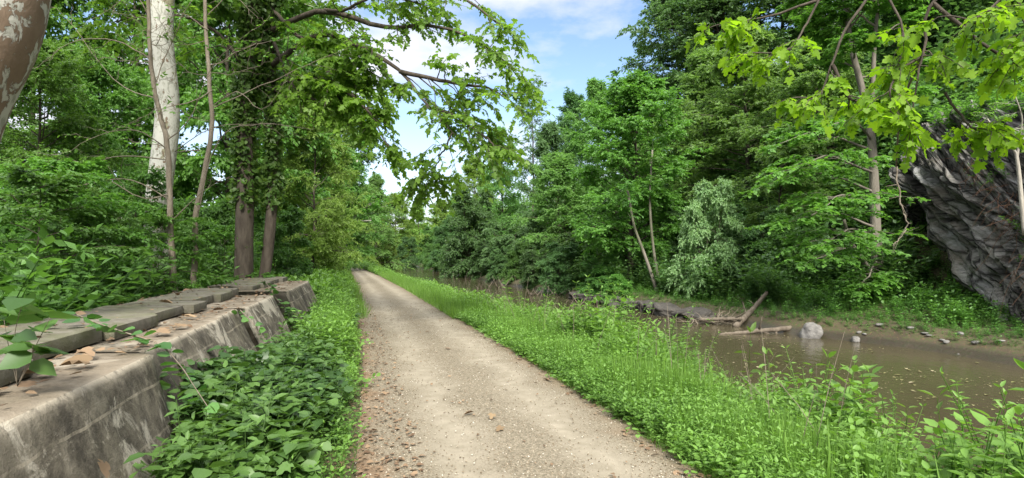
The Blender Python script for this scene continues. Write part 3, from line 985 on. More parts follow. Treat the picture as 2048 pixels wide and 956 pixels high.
CREEP = [creeper(rg, 7, .30, .115, L_OVATE, 1.15) for _ in range(5)] + [creeper(rg, 8, .28, .12, L_LOBED, .85, False) for _ in range(3)]


def on_ground(X, Y, dz=0.0):
    return np.stack([X, Y, height(X, Y) + dz], -1)


# right bank undergrowth between path and canal
mb = MB()
X, Y, a = spots(rg, 3300, 2.2, 14, 1.5, 5.6, xpath)
hgt = (.36 + .60 * sstep(1.7, 3.0, a)) * rg.uniform(.5, 1.45, len(X)) * (1.0 + .65 * fbm(np.stack([X * .9, Y * .9, X * 0], -1), 2, 8)) * (1 - .45 * sstep(2.6, 5.0, a))
scatter(mb, rg, HERB, on_ground(X, Y, -.02), hgt)
X, Y, a = spots(rg, 4200, 14, 44, 1.5, 5.6, xpath, 1.2)
kp = a < np.interp(Y, [14, 34], [5.6, 3.4])
X, Y, a = X[kp], Y[kp], a[kp]
hgt = (.36 + .34 * sstep(1.5, 2.6, a)) * (1 - .45 * sstep(2.8, 4.6, a)) * rg.uniform(.65, 1.25, len(X)) * (.95 + .4 * fbm(np.stack([X * .8, Y * .8, X * 0], -1), 2, 8))
scatter(mb, rg, HERB_LO, on_ground(X, Y, -.02), hgt)
X, Y, a = spots(rg, 2600, 44, 130, .85, 3.3, xpath)
scatter(mb, rg, HERB_LO, on_ground(X, Y, -.02), rg.uniform(.5, .9, len(X)))
tag(mb.obj('undergrowth', G['herb']), kind='stuff')

# dry stalks left from last year, standing among the green
mb = MB()
X, Y, a = spots(rg, 260, 4, 22, 1.9, 5.4, xpath)
for x_, y_ in zip(X, Y):
    h_ = rg.uniform(.6, 1.15)
    l_ = rg.normal(0, .25, 2)
    t_ = np.linspace(0, 1, 4)
    z_ = float(height(x_, y_))
    tube(mb, np.stack([x_ + l_[0] * t_ ** 1.5 * h_, y_ + l_[1] * t_ ** 1.5 * h_, z_ + t_ * h_], -1), [.004, .0035, .003, .002], 3, .5, False)
tag(mb.obj('dry_stalks', BARK_TWIG), kind='stuff')

# grass along both edges of the path
L_BLADE = (np.array([(0, -.011, 0), (0, .011, 0), (.35, -.012, .03), (.35, .012, .03), (.7, -.008, -.04), (.7, .008, -.04), (1, 0, -.24)]),
           [np.array([[0, 2, 3, 1]]), np.array([[2, 4, 5, 3]]), np.array([[4, 6, 5]])])


def blades(mb, rng, X, Y, h, dz=0):
    n = len(X)
    az_ = rng.uniform(0, 6.28, n)
    le = rng.uniform(.2, 1.6, n)
    d = np.stack([np.cos(az_) * le, np.sin(az_) * le, np.ones(n)], -1)
    nr = np.stack([-np.cos(az_), -np.sin(az_), le], -1)
    leaves(mb, L_BLADE, on_ground(X, Y, dz), d, -nr, h * rng.uniform(.5, 1.2, n), rng.uniform(0, 1, n), 1.3)


mb = MB()
X, Y, a = spots(rg, 60000, 2.5, 16, 1.16, 2.3, xpath, 1.3)
blades(mb, rg, X, Y, .24 * (.35 + .9 * sstep(1.15, 1.7, a)) * (.7 + .6 * (fbm(np.stack([X * 1.3, Y * 1.3, X * 0], -1), 2, 18) + .4).clip(0, 1)))
X, Y, a = spots(rg, 7000, 3, 22, 1.6, 4.6, xpath, 1.3)
kp = fbm(np.stack([X * .8, Y * .8, X * 0], -1), 3, 91) > .0
blades(mb, rg, X[kp], Y[kp], .52)
X, Y, a = spots(rg, 22000, 14, 60, 1.05, 2.0, xpath, 1.3)
blades(mb, rg, X, Y, .34)
X, Y, a = spots(rg, 3500, 2.5, 15, -1.95, -1.30, xpath, 1.3)
blades(mb, rg, X, Y, .09)
X, Y, a = spots(rg, 12000, 14, 60, -2.4, -1.05, xpath, 1.3)
blades(mb, rg, X, Y, .36)
tag(mb.obj('grass', G['grass']), kind='stuff')
mb = MB()
X, Y, a = spots(rg, 2300, 2.5, 14, 1.20, 2.2, xpath)
scatter(mb, rg, SHORT, on_ground(X, Y), rg.uniform(.7, 1.4, len(X)))
X, Y, a = spots(rg, 520, 2.5, 16, -1.9, -1.36, xpath)
scatter(mb, rg, SHORT, on_ground(X, Y), rg.uniform(.7, 1.4, len(X)))
tag(mb.obj('path_edge_weeds', G['herb']), kind='stuff')

# creeping vines between wall and path, climbing the foot of the wall
mb = MB()
Y = np.concatenate([rg.uniform(2.6, 7.5, 1500), rg.uniform(7.5, 15, 1300)])
cl = -1.50 + 1.25 * rg.uniform(0, 1, len(Y))
bulge = fbm(np.stack([Y * .8, cl * 0, cl * 0], -1), 3, 55)
near = np.exp(-((Y - 4.6) / 1.5) ** 2)
keepm = cl < -.46 + .22 * bulge + .04 * near - .12 * rg.uniform(0, 1, len(Y))
Y, cl, bulge, near = Y[keepm], cl[keepm], bulge[keepm], near[keepm]
X = cl + WALL_DIR * Y
face = np.clip((-1.10 - cl) / .48, 0, 1) * .9          # height of the sloping face there
climb = np.interp(Y, [3, 3.5, 4.3, 5.0, 6.2, 8, 9.5, 10.2, 10.6, 15], [-.05, .08, .42, .40, .30, .10, .0, .6, .10, .10]) + .12 * bulge
ok = face < climb
Y, cl, X, face, bulge, near = Y[ok], cl[ok], X[ok], face[ok], bulge[ok], near[ok]
z = np.maximum(height(X, Y), face) + (.08 + .10 * bulge + .12 * near) * np.exp(-((cl + .85) / .40) ** 2)
scatter(mb, rg, CREEP, np.stack([X, Y, z - .05], -1), rg.uniform(.55, 1.2, len(Y)), .25)
n = 90
Y = rg.uniform(3.2, 9, n)
cl = rg.uniform(-1.15, -.6, n)
X = cl + WALL_DIR * Y
scatter(mb, rg, HERB[:3] + HERB[7:10], np.stack([X, Y, height(X, Y)], -1), rg.uniform(.6, 1.0, n), .3)
tag(mb.obj('creeping_vines', G['vine']), kind='stuff')

# taller weeds on the left of the path beyond the vines
mb = MB()
X, Y, a = spots(rg, 700, 8, 15, -2.15, -1.5, xpath)
scatter(mb, rg, HERB, on_ground(X, Y), rg.uniform(.45, .95, len(X)))
X, Y, a = spots(rg, 2600, 14.8, 48, -5.5, -1.35, xpath, 1.2)
scatter(mb, rg, HERB_LO, on_ground(X, Y), rg.uniform(.6, 1.35, len(X)) * (.6 + .4 * sstep(-1.3, -2.4, a)))
X, Y, a = spots(rg, 1100, 50, 130, -1.5, 1.8, xpath)
kp = Y > 55 - 2.5 * a + 6 * rg.uniform(0, 1, len(Y))
scatter(mb, rg, HERB_LO, on_ground(X[kp], Y[kp]), rg.uniform(.6, 1.3, kp.sum()))
X, Y, a = spots(rg, 1800, 46, 130, -9, -.85, xpath)
scatter(mb, rg, HERB_LO, on_ground(X, Y), rg.uniform(.8, 1.6, len(X)))
tag(mb.obj('roadside_weeds', G['herb']), kind='stuff')

# forest floor behind the wall
mb = MB()
n = 3000
Y = rg.uniform(3, 42, n)
X = WALL_DIR * Y - 3.5 - 26 * rg.uniform(0, 1, n) ** 1.3
scatter(mb, rg, HERB_LO[:2] + SHRUB, on_ground(X, Y), rg.uniform(.6, 1.5, n))
n = 900
Y = rg.uniform(18, 60, n)
X = xpath(Y) - 6 - 34 * rg.uniform(0, 1, n)
scatter(mb, rg, SHRUB, on_ground(X, Y), rg.uniform(1.8, 4.2, n))
tag(mb.obj('forest_undergrowth', G['mid']), kind='stuff')
mb = MB()
n = 260
Y = rg.uniform(2.4, 14, n)
X = WALL_DIR * Y - 3.25 - .5 * rg.uniform(0, 1, n)
scatter(mb, rg, CREEP, on_ground(X, Y, .35), rg.uniform(.7, 1.2, n))
tag(mb.obj('wall_top_weeds', G['vine']), kind='stuff')

# shrubs and young growth covering the hillside across the canal
mb = MB()
n = 3600
Y = 16 + 120 * rg.uniform(0, 1, n) ** 1.4
vv = 1.8 + 30 * rg.uniform(0, 1, n) ** 1.3
X = xfar(Y) + vv
px_ = 1024 + F * X / Y
okm = ~((px_ > 1800) & (vv < 9)) & ~((px_ > 1560) & (vv < 4.5))
X, Y, vv = X[okm], Y[okm], vv[okm]
scatter(mb, rg, SHRUB, on_ground(X, Y), rg.uniform(1.0, 2.6, len(X)) * np.interp(vv, [0, 6, 20], [.6, 1.0, 1.7]))
tag(mb.obj('hillside_shrubs', G['dark']), kind='stuff')

mb = MB()
n = 15000
Y = rg.uniform(9, 44, n)
vv = .70 + 6.6 * rg.uniform(0, 1, n) ** 1.25
X = xfar(Y) + vv
scatter(mb, rg, SHORT + HERB_LO[:1], on_ground(X, Y, -.02), rg.uniform(.5, 1.3, n) * np.interp(vv, [0.6, 1.5, 4], [.30, .6, .95]))
n = 700
X = rg.uniform(10.8, 18.5, n)
Y = rg.uniform(15.5, 25, n)
ok = ((X - xfar(Y)) > 2.2) & ~((np.abs(1024 + F * X / Y - 1762) < 45) & (Y < 21.6))
scatter(mb, rg, HERB_LO + SHRUB[:2], on_ground(X[ok], Y[ok]), rg.uniform(.4, .85, ok.sum()))
tag(mb.obj('bank_grass', G['mid']), kind='stuff')

# far-off wood beyond the bend, one mass
mb = MB()
n = 2600
Y = rg.uniform(150, 230, n)
X = xpath(Y) + rg.uniform(-75, 60, n)
scatter(mb, rg, SHRUB, np.stack([X, Y, height(X, Y) + rg.uniform(0, 9, n) * rg.uniform(0, 1, n)], -1), rg.uniform(3, 6, n))
tag(mb.obj('distant_wood', G['bright']), kind='stuff')

# loose stones, fallen leaves, things floating on the canal
def pebbles(mb, rng, pos, size):
    n = len(pos)
    o6 = np.array([(1, 0, 0), (-1, 0, 0), (0, 1, 0), (0, -1, 0), (0, 0, .75), (0, 0, -.75)], float)
    tri = np.array([(0, 2, 4), (2, 1, 4), (1, 3, 4), (3, 0, 4), (2, 0, 5), (1, 2, 5), (3, 1, 5), (0, 3, 5)])
    V = o6[None] * rng.uniform(.6, 1.3, (n, 6, 1)) * size[:, None, None]
    a_ = rng.uniform(0, 6.28, n)
    c_, s_ = np.cos(a_)[:, None], np.sin(a_)[:, None]
    V = np.stack([c_ * V[..., 0] - s_ * V[..., 1], s_ * V[..., 0] + c_ * V[..., 1], V[..., 2]], -1) + pos[:, None]
    mb.add(V.reshape(-1, 3), (tri[None] + (np.arange(n) * 6)[:, None, None]).reshape(-1, 3), np.repeat(rng.uniform(0, 1, n), 6))


k = NT('pebble_stone')
PEB = k.done(k.principled(k.ramp(k.attr(), [(0, (.10, .075, .05)), (.5, (.24, .195, .135)), (.85, (.36, .32, .25)), (1, (.52, .49, .43))]), .9, .15))


def path_z(X, Y):
    u_ = (X - xpath(Y))
    return np.maximum(height(X, Y), -.02) + .014 + .018 * (1 - (u_ / 1.38) ** 2)


mb = MB()
Y = 3.6 + 14 * rg.uniform(0, 1, 26000) ** 1.8
u_ = rg.uniform(-1.3, 1.3, len(Y))
wgt = .25 + .75 * np.minimum(1, np.abs(np.abs(u_ - .06) - .54) / .28)
kp = rg.uniform(0, 1, len(Y)) < wgt
Y, u_ = Y[kp], u_[kp]
X = xpath(Y) + u_
pebbles(mb, rg, np.stack([X, Y, path_z(X, Y)], -1), .0022 + .0075 * rg.uniform(0, 1, len(Y)) ** 2.5)
tag(mb.obj('gravel', PEB), kind='stuff')


def litter(mb, rng, X, Y, Z, size, tmpl=L_OVATE):
    n = len(X)
    a_ = rng.uniform(0, 6.28, n)
    d = np.stack([np.cos(a_), np.sin(a_), rng.normal(0, .15, n)], -1)
    leaves(mb, tmpl, np.stack([X, Y, Z], -1), d, UP + rng.normal(0, .25, (n, 3)), size, rng.uniform(0, 1, n), 1.2)


mb = MB()
Y = 3.2 + 26 * rg.uniform(0, 1, 5000) ** 1.5
u_ = -1.60 + .80 * rg.uniform(0, 1, len(Y)) ** 1.6
X = xpath(Y) + u_
litter(mb, rg, X, Y, np.maximum(path_z(X, Y), height(X, Y)) + .014, .014 + .05 * rg.uniform(0, 1, len(Y)) ** 2)
Y = 3.2 + 20 * rg.uniform(0, 1, 500) ** 1.5
X = xpath(Y) + 1.32 - .3 * rg.uniform(0, 1, len(Y)) ** 2
litter(mb, rg, X, Y, path_z(X, Y) + .012, rg.uniform(.02, .07, len(Y)))
Y = 3.4 + 16 * rg.uniform(0, 1, 260)
X = xpath(Y) + rg.uniform(-1.1, 1.2, len(Y))
litter(mb, rg, X, Y, path_z(X, Y) + .010, rg.uniform(.015, .05, len(Y)))
Y = rg.uniform(1.5, 14.5, 320)
cl = -1.62 - .42 * rg.uniform(0, 1, len(Y))
litter(mb, rg, cl + WALL_DIR * Y, Y, .925 + 0 * Y, rg.uniform(.02, .08, len(Y)))
Y = rg.uniform(1.5, 14.5, 200)
cl = rg.uniform(-2.9, -2.15, len(Y))
litter(mb, rg, cl + WALL_DIR * Y, Y, 1.035 + 0 * Y, rg.uniform(.02, .07, len(Y)))
tag(mb.obj('leaf_litter', G['dry']), kind='stuff')

k = NT('floating_bits')
FLO = k.done(k.principled(k.ramp(k.attr(), [(0, (.10, .115, .035)), (.6, (.17, .16, .07)), (1, (.27, .24, .15))]), .6, .3))
mb = MB()
n = 5200
Y = 7 + 34 * rg.uniform(0, 1, n) ** 1.5
s_ = rg.uniform(0, 1, n)
X = (xpath(Y) + 5.6) * (1 - s_) + (xfar(Y) - .1) * s_
dens = fbm(np.stack([X * .5, Y * 1.1, X * 0], -1), 3, 66)
kp = dens > -.05
X, Y = X[kp], Y[kp]
a_ = rg.uniform(0, 6.28, len(X))
leaves(mb, L_OVATE, np.stack([X, Y, X * 0 + WATER_Z + .010], -1), np.stack([np.cos(a_), np.sin(a_), a_ * 0], -1), UP + rg.normal(0, .03, (len(X), 3)),
       .02 + .085 * rg.uniform(0, 1, len(X)) ** 3, rg.uniform(0, 1, len(X)), 1.2)
tag(mb.obj('floating_debris', FLO), kind='stuff')

# ------------------------------------------------------------------ particular trees on the left
def root(o, p):
    """children built in world space hang under an empty at p"""
    for ch in o.children:
        ch.matrix_parent_inverse.identity()
    return o


def grown(name, label, cat, wood, leaf, bark, lmat, base, group=None, crown='crown', trunk='trunk'):
    b = np.array(base, float)
    t = thing(name, label, cat, b, 0, group)
    for m in (wood, leaf):
        if m is not None:
            m.v = [v - b for v in m.v]
    if wood is not None:
        wood.obj(trunk, bark, t, True)
    if leaf is not None:
        leaf.obj(crown, lmat, t)
    return t


def PL(*pts):
    return np.array([P(*p) for p in pts])


rg = np.random.default_rng(7)
# mottled sycamore leaning at the left edge
wood, leaf = MB(), MB()
ln = smooth_line(np.array([[-4.85, 3.9, -.1], [-4.6, 3.95, .9], [-4.14, 4.0, 2.2], [-3.72, 4.05, 3.3], [-3.5, 4.1, 4.6], [-3.6, 4.3, 7], [-3.3, 4.8, 10]]), 60)
tube(wood, ln, np.linspace(.40, .26, 60) * (1 + .04 * np.sin(np.arange(60) * .7)), 28, .5)
limbs = []
for i in range(6):
    p, tg, _ = sample_line(ln, np.array([.62 + .07 * i]))
    az_ = i * 2.1 + .4
    L = 3.6
    s_ = np.linspace(0, 1, 7)
    lp = p[0] + np.array([math.cos(az_), math.sin(az_), .35]) * (L * s_)[:, None]
    lp[:, 2] -= .4 * s_ ** 2
    tube(wood, lp, np.linspace(.10, .02, 7), 7, .5, False)
    limbs.append((lp, .08))
branch_out(rg, wood, leaf, limbs, nsub=8, sub_len=.4, ntwig=6, nleaf=6, leaf_len=.17, tmpl=L_LOBED, twig_len=.5, width=.9)
grown('sycamore_tree', 'mottled brown and cream sycamore trunk leaning at the left edge of the photo', 'tree', wood, leaf, SYC_MOTTLED, G['mid'], ln[0])

# white sycamore
wood, leaf = MB(), MB()
ln = smooth_line(PL((312, 640, 11.8), (316, 540, 11.8), (320, 440, 11.8), (326, 300, 11.8), (331, 180, 11.8), (328, 60, 11.8), (325, -80, 11.8), (340, -300, 12), (360, -520, 12.2)), 80)
ln[:, :2] += .035 * np.sin(np.arange(80) * .23)[:, None]
tube(wood, ln, np.linspace(.245, .205, 80) + .05 * np.exp(-np.arange(80) / 6), 24, .5)
limbs = []
for i in range(9):
    p, tg, _ = sample_line(ln, np.array([.55 + .05 * i]))
    az_ = i * 2.4 + 1.0
    L = rg.uniform(2.6, 4)
    s_ = np.linspace(0, 1, 7)
    lp = p[0] + np.array([math.cos(az_), math.sin(az_), .5]) * (L * s_)[:, None]
    lp[:, 2] -= .9 * s_ ** 2
    tube(wood, lp, np.linspace(.08, .015, 7), 7, .5, False)
    limbs.append((lp, .06))
branch_out(rg, wood, leaf, limbs, nsub=9, sub_len=.42, ntwig=7, nleaf=7, leaf_len=.17, tmpl=L_LOBED, twig_len=.5, width=.9)
grown('sycamore_tree', 'tall white barked sycamore trunk behind the concrete wall', 'tree', wood, leaf, SYC_WHITE, G['mid'], ln[0])

# two slender stems with bare twigs
def slender(pts, r_, seed, label, tw):
    rng = np.random.default_rng(seed)
    pts = [(a_, b_, c_ * 1.38) for a_, b_, c_ in pts]
    tw = [[(a_, b_, c_ * 1.38) for a_, b_, c_ in l_] for l_ in tw]
    r_ = r_ * 1.3
    wood, tws, leaf = MB(), MB(), MB()
    l_ = smooth_line(PL(*pts), 40)
    l_[:, :2] += np.cumsum(rng.normal(0, .012, (40, 2)), 0) * .7
    tube(wood, l_, np.linspace(r_, r_ * .4, 40), 8, .5)
    for _ in range(16):
        p, tg, _2 = sample_line(l_, np.array([rng.uniform(.3, .95)]))
        a_ = rng.uniform(0, 6.28)
        L = rng.uniform(.5, 1.3)
        q_ = p[0] + np.array([math.cos(a_), .6 * math.sin(a_), rng.uniform(-.1, .5)]) * L * np.linspace(0, 1, 9)[:, None]
        q_[1:] += np.cumsum(rng.normal(0, .03, (8, 3)), 0)
        tw = tw + [q_]
    ends = []
    for line in tw:
        thin = isinstance(line, np.ndarray)
        q_ = smooth_line(line if thin else PL(*line), 14)
        q_[1:] += np.cumsum(rng.normal(0, .012, (13, 3)), 0)
        tube(tws, q_, np.linspace(.007 if thin else .012, .002, 14), 4, .5, False)
        for s__ in (.35, .55, .7, .85, 1.0):
            p, tg, _ = sample_line(q_, np.array([s__]))
            d = tg[0] + rng.normal(0, .55, 3)
            d /= np.linalg.norm(d)
            L = rng.uniform(.2, .6)
            e = p[0] + d * L * np.linspace(0, 1, 5)[:, None]
            e[1:] += rng.normal(0, .02, (4, 3))
            tube(tws, e, np.linspace(.005, .0015, 5), 3, .5, False)
            ends.append((p[0], d, L))
    i = rng.permutation(len(ends))[:len(ends) // 3]
    spray(rng, leaf, np.array([ends[k_][0] for k_ in i]), np.array([ends[k_][1] for k_ in i]), np.array([ends[k_][2] for k_ in i]), 6, .09, L_OVATE)
    t = grown('slender_tree', label, 'tree', wood, leaf, BARK_TWIG, G['bright'], l_[0])
    tws.v = [v - l_[0] for v in tws.v]
    tws.obj('bare_twigs', BARK_TWIG, t)


slender([(352, 620, 7.3), (346, 520, 7.3), (341, 400, 7.3), (334, 300, 7.3), (322, 230, 7.3), (303, 140, 7.3), (299, 40, 7.3), (300, -140, 7.3), (310, -300, 7.3)], .045, 3,
        'slender brown stem with bare twigs, crossing in front of the white sycamore', [
    [(335, 300, 7.3), (280, 262, 7), (200, 262, 6.8), (110, 300, 6.6)], [(338, 320, 7.3), (240, 310, 7.2), (120, 345, 7.1), (0, 390, 7)],
    [(303, 120, 7.3), (230, 84, 7.2), (150, 95, 7), (90, 140, 6.9)], [(310, 170, 7.3), (350, 60, 7.3), (385, -20, 7.3)],
    [(330, 285, 7.3), (380, 230, 7.3), (420, 130, 7.2), (500, 60, 7.2)], [(318, 200, 7.3), (240, 170, 7.4), (150, 60, 7.5), (110, 10, 7.5)],
    [(340, 390, 7.3), (280, 400, 7), (150, 330, 6.9), (80, 360, 6.8)], [(344, 440, 7.3), (400, 390, 7.3), (450, 350, 7.2)],
    [(299, 30, 7.3), (260, -10, 7.2), (200, 20, 7)], [(341, 400, 7.3), (260, 360, 7.2), (170, 372, 7), (60, 420, 7)]])
slender([(384, 610, 7.6), (390, 540, 7.6), (395, 430, 7.6), (412, 350, 7.6), (428, 250, 7.6), (422, 140, 7.6), (416, 40, 7.6), (408, -120, 7.6), (400, -280, 7.6)], .045, 4,
        'slender grey stem right of the white sycamore, with long bare twigs', [
    [(428, 210, 7.6), (480, 185, 7.5), (540, 215, 7.4), (620, 90, 7.3)], [(400, 300, 7.6), (350, 300, 7.5), (440, 250, 7.4), (560, 250, 7.3)],
    [(421, 130, 7.6), (500, 90, 7.5), (600, 70, 7.4)], [(425, 180, 7.6), (390, 200, 7.5), (330, 220, 7.4), (230, 260, 7.3)],
    [(398, 420, 7.6), (440, 280, 7.5), (520, 250, 7.4), (640, 262, 7.3)], [(417, 60, 7.6), (360, 30, 7.5), (310, 50, 7.3)],
    [(428, 215, 7.6), (500, 175, 7.7), (600, 130, 7.8), (690, 100, 7.9)], [(416, 30, 7.6), (470, -10, 7.6), (520, 30, 7.6)]])

# ivy covered sycamore with long limbs reaching over the path
wood, leaf, ivy = MB(), MB(), MB()
tA = smooth_line(PL((487, 615, 14), (488, 500, 14), (490, 380, 14), (489, 250, 14), (498, 120, 14), (512, 0, 14), (530, -200, 14)), 50)
tB = smooth_line(PL((520, 615, 14.3), (536, 500, 14.3), (545, 380, 14.3), (546, 250, 14.3), (540, 120, 14.3), (545, 0, 14.3), (560, -200, 14.3)), 50)
tube(wood, tA, np.linspace(.23, .15, 50), 14, .5)
tube(wood, tB, np.linspace(.14, .10, 50), 12, .5)
for tr_, n, r_ in ((tA, 7600, .24), (tB, 5200, .17)):
    s_ = rg.uniform(.17, 1, n)
    p, tg, _ = sample_line(tr_, s_)
    a_ = rg.uniform(0, 6.28, n)
    o_ = np.stack([np.cos(a_), np.sin(a_), 0 * a_], -1)
    lump = 1 + .95 * fbm(np.stack([s_ * 13, np.cos(a_) * .8, np.sin(a_) * .8], -1), 3, 5)
    gap = fbm(np.stack([s_ * 9, np.cos(a_) * 1.2, np.sin(a_) * 1.2], -1), 3, 15) + 1.2 * sstep(.17, .30, s_) - .75 > rg.uniform(-.35, .15, n)
    thick = r_ * np.interp(s_, [.2, .3, 1], [.75, 1, .9]) * lump * (.75 + .75 * rg.uniform(0, 1, n) ** 2.5)
    iv = [p + o_ * thick[:, None], o_ * .6 + rg.normal(0, .7, (n, 3)) - UP * .6, o_ + UP * .5 + rg.normal(0, .6, (n, 3)), rg.uniform(.05, .16, n), rg.uniform(0, 1, n)]
    iv = [x_[gap] for x_ in iv]
    leaves(ivy, L_OVATE, *iv, 1.3)
LIMBS = [
    (.075, [(545, 60, 14.2), (650, 20, 13.2), (770, 52, 12.6), (855, 48, 12.1), (950, 75, 11.6), (1022, 128, 11.2)]),
    (.075, [(543, 130, 14.2), (640, 70, 13.3), (735, 98, 12.6), (800, 143, 12.2), (850, 205, 11.8), (905, 265, 11.5)]),
    (.065, [(546, 180, 14.2), (620, 150, 13.4), (700, 180, 12.9), (755, 235, 12.6), (778, 280, 12.5)]),
    (.075, [(548, -20, 14.2), (680, -70, 13.2), (820, -45, 12.4), (930, 0, 11.8), (1005, 60, 11.3)]),
    (.05, [(800, 143, 12.2), (890, 165, 11.6), (970, 175, 11.3), (1012, 195, 11)]),
    (.05, [(546, 235, 14.2), (600, 165, 14.8), (680, 140, 15.2), (745, 190, 15.6)]),
    (.05, [(500, 150, 14), (430, 60, 13.4), (330, 25, 13), (240, 40, 12.6)]),
    (.05, [(545, 20, 14.2), (620, 90, 13.5), (700, 130, 13), (760, 160, 12.8)]),
    (.04, [(850, 212, 11.8), (910, 235, 11.4), (965, 280, 11.2), (985, 300, 11.1)]),
    (.02, [(905, 265, 11.5), (880, 310, 11.5), (868, 345, 11.6)]),
    (.045, [(650, 20, 13.2), (700, 20, 12.6), (760, -10, 12.2), (840, 10, 12)]),
    (.045, [(546, 80, 14.2), (590, 180, 13.6), (660, 215, 13.3), (705, 245, 13.2)]),
]
limbs = []
for r_, l_ in LIMBS:
    q_ = smooth_line(PL(*l_), 18)
    q_[2:] += np.cumsum(rg.normal(0, .012, (16, 3)), 0)
    tube(wood, q_, np.linspace(r_, .012, 18), 7, .5, False)
    limbs.append((q_, r_))
branch_out(rg, wood, leaf, limbs, nsub=14, sub_abs=1.1, ntwig=7, nleaf=6, leaf_len=.112, tmpl=L_LOBED, twig_len=.5, flat=.25, droop=.22, s0=.10, sub_rad=.3, twig_wood=True, tilt=.55, ldroop=.35, width=.9)
dense = [limbs[i] for i in (2, 5, 7, 11, 2, 7)]
branch_out(rg, wood, leaf, dense, nsub=9, sub_abs=.8, ntwig=8, nleaf=8, leaf_len=.13, tmpl=L_LOBED, twig_len=.42, flat=.3, droop=.15, s0=.15, sub_rad=.3, tilt=.5, ldroop=.5, width=.85)
t = grown('sycamore_tree', 'ivy covered double trunk sycamore with long leafy limbs reaching over the path', 'tree', wood, leaf, BARK, G['sycamore'], tA[0])
ivy.v = [v - tA[0] for v in ivy.v]
ivy.obj('ivy', G['ivy'], t)

# pale leaning trunk where the path disappears
wood, leaf = MB(), MB()
ln = smooth_line(PL((686, 540, 52), (688, 510, 52), (694, 470, 52), (705, 440, 52), (722, 420, 52), (742, 408, 52)), 24)
tube(wood, ln, np.linspace(.30, .12, 24), 9, .5)
l2 = smooth_line(PL((697, 462, 52), (690, 430, 52), (700, 380, 52), (715, 320, 52)), 12)
tube(wood, l2, np.linspace(.2, .06, 12), 8, .5)
l3 = smooth_line(PL((705, 440, 52), (725, 442, 51), (742, 441, 50)), 10)
tube(wood, l3, np.linspace(.10, .05, 10), 6, .5)
branch_out(rg, wood, leaf, [(l2, .1), (ln[12:], .1)], nsub=14, sub_abs=3.2, ntwig=8, nleaf=8, leaf_len=.26, tmpl=L_DIAMOND, twig_len=.8, flat=.4)
grown('sycamore_tree', 'pale leaning sycamore trunk beside the far end of the path', 'tree', wood, leaf, BARK_PALE, G['bright'], ln[0])

# ------------------------------------------------------------------ particular trees on the right
wood, leaf = MB(), MB()
tr_ = smooth_line(PL((1762, 632, 21.3), (1757, 560, 21.3), (1752, 470, 21.3), (1748, 360, 21.3), (1742, 270, 21.3), (1727, 190, 21.3), (1702, 90, 21.3), (1690, 0, 21.3), (1680, -130, 21.3)), 60)
tube(wood, tr_, np.linspace(.215, .06, 60) + .09 * np.exp(-np.arange(60) / 3), 14, .5)
tb = smooth_line(PL((1740, 255, 21.3), (1745, 190, 21), (1749, 90, 21), (1757, 0, 21), (1765, -120, 21)), 24)
tube(wood, tb, np.linspace(.10, .04, 24), 10, .5)
tc_ = smooth_line(PL((1756, 560, 21.3), (1725, 520, 20.8), (1700, 480, 20.3), (1688, 440, 20)), 14)
tube(wood, tc_, np.linspace(.10, .05, 14), 9, .5)
limbs = []
TIERS = [[(1752, 500, 21.3), (1700, 505, 19.6), (1640, 535, 18.6)], [(1751, 470, 21.3), (1690, 455, 19.6), (1655, 480, 18.2)],
         [(1751, 455, 21.3), (1650, 425, 20.2), (1575, 450, 19.3)], [(1750, 405, 21.3), (1690, 385, 19.3), (1655, 405, 17.9)],
         [(1749, 385, 21.3), (1640, 350, 20.8), (1545, 372, 20.3)], [(1747, 345, 21.3), (1670, 312, 19.6), (1600, 332, 18.6)],
         [(1744, 300, 21.3), (1640, 265, 20.8), (1560, 288, 20.4)],
         [(1752, 520, 21.3), (1740, 540, 20.3), (1725, 565, 19.6)],
         [(1743, 280, 21.3), (1700, 240, 19.8), (1660, 250, 19)]]
for tl in TIERS:
    lp = smooth_line(PL(*tl), 9)
    lp[1:] += np.cumsum(rg.normal(0, .03, (8, 3)), 0)
    tube(wood, lp, np.linspace(.05, .01, 9), 6, .5, False)
    limbs.append((lp, .045))
for i in range(20):
    s_ = .48 + .52 * (i + .5) / 20
    src = tr_ if i % 4 else tb
    p, tg, _ = sample_line(src, np.array([s_ if i % 4 else min(1, s_ * .9)]))
    az_ = i * 2.399
    L = 2.4 * rg.uniform(.7, 1.15)
    s2 = np.linspace(0, 1, 8)
    el_ = R(rg.uniform(5, 40))
    lp = p[0] + np.array([math.cos(az_) * math.cos(el_), math.sin(az_) * math.cos(el_), math.sin(el_)]) * (L * s2)[:, None]
    lp[:, 2] -= .18 * L * s2 ** 2
    lp[1:] += np.cumsum(rg.normal(0, .03, (7, 3)), 0)
    tube(wood, lp, np.linspace(.045, .01, 8), 5, .5, False)
    limbs.append((lp, .045))
branch_out(rg, wood, leaf, limbs, nsub=12, sub_len=.45, ntwig=10, nleaf=10, leaf_len=.14, tmpl=L_OVATE, twig_len=.45, flat=.93, droop=.12, tilt=.2, ldroop=.2, width=1.25)
grown('maple_tree', 'grey forked maple trunk with layered leaf sprays on the grassy bank beside the cliff', 'tree', wood, leaf, BARK_GREY, G['bright'], tr_[0])

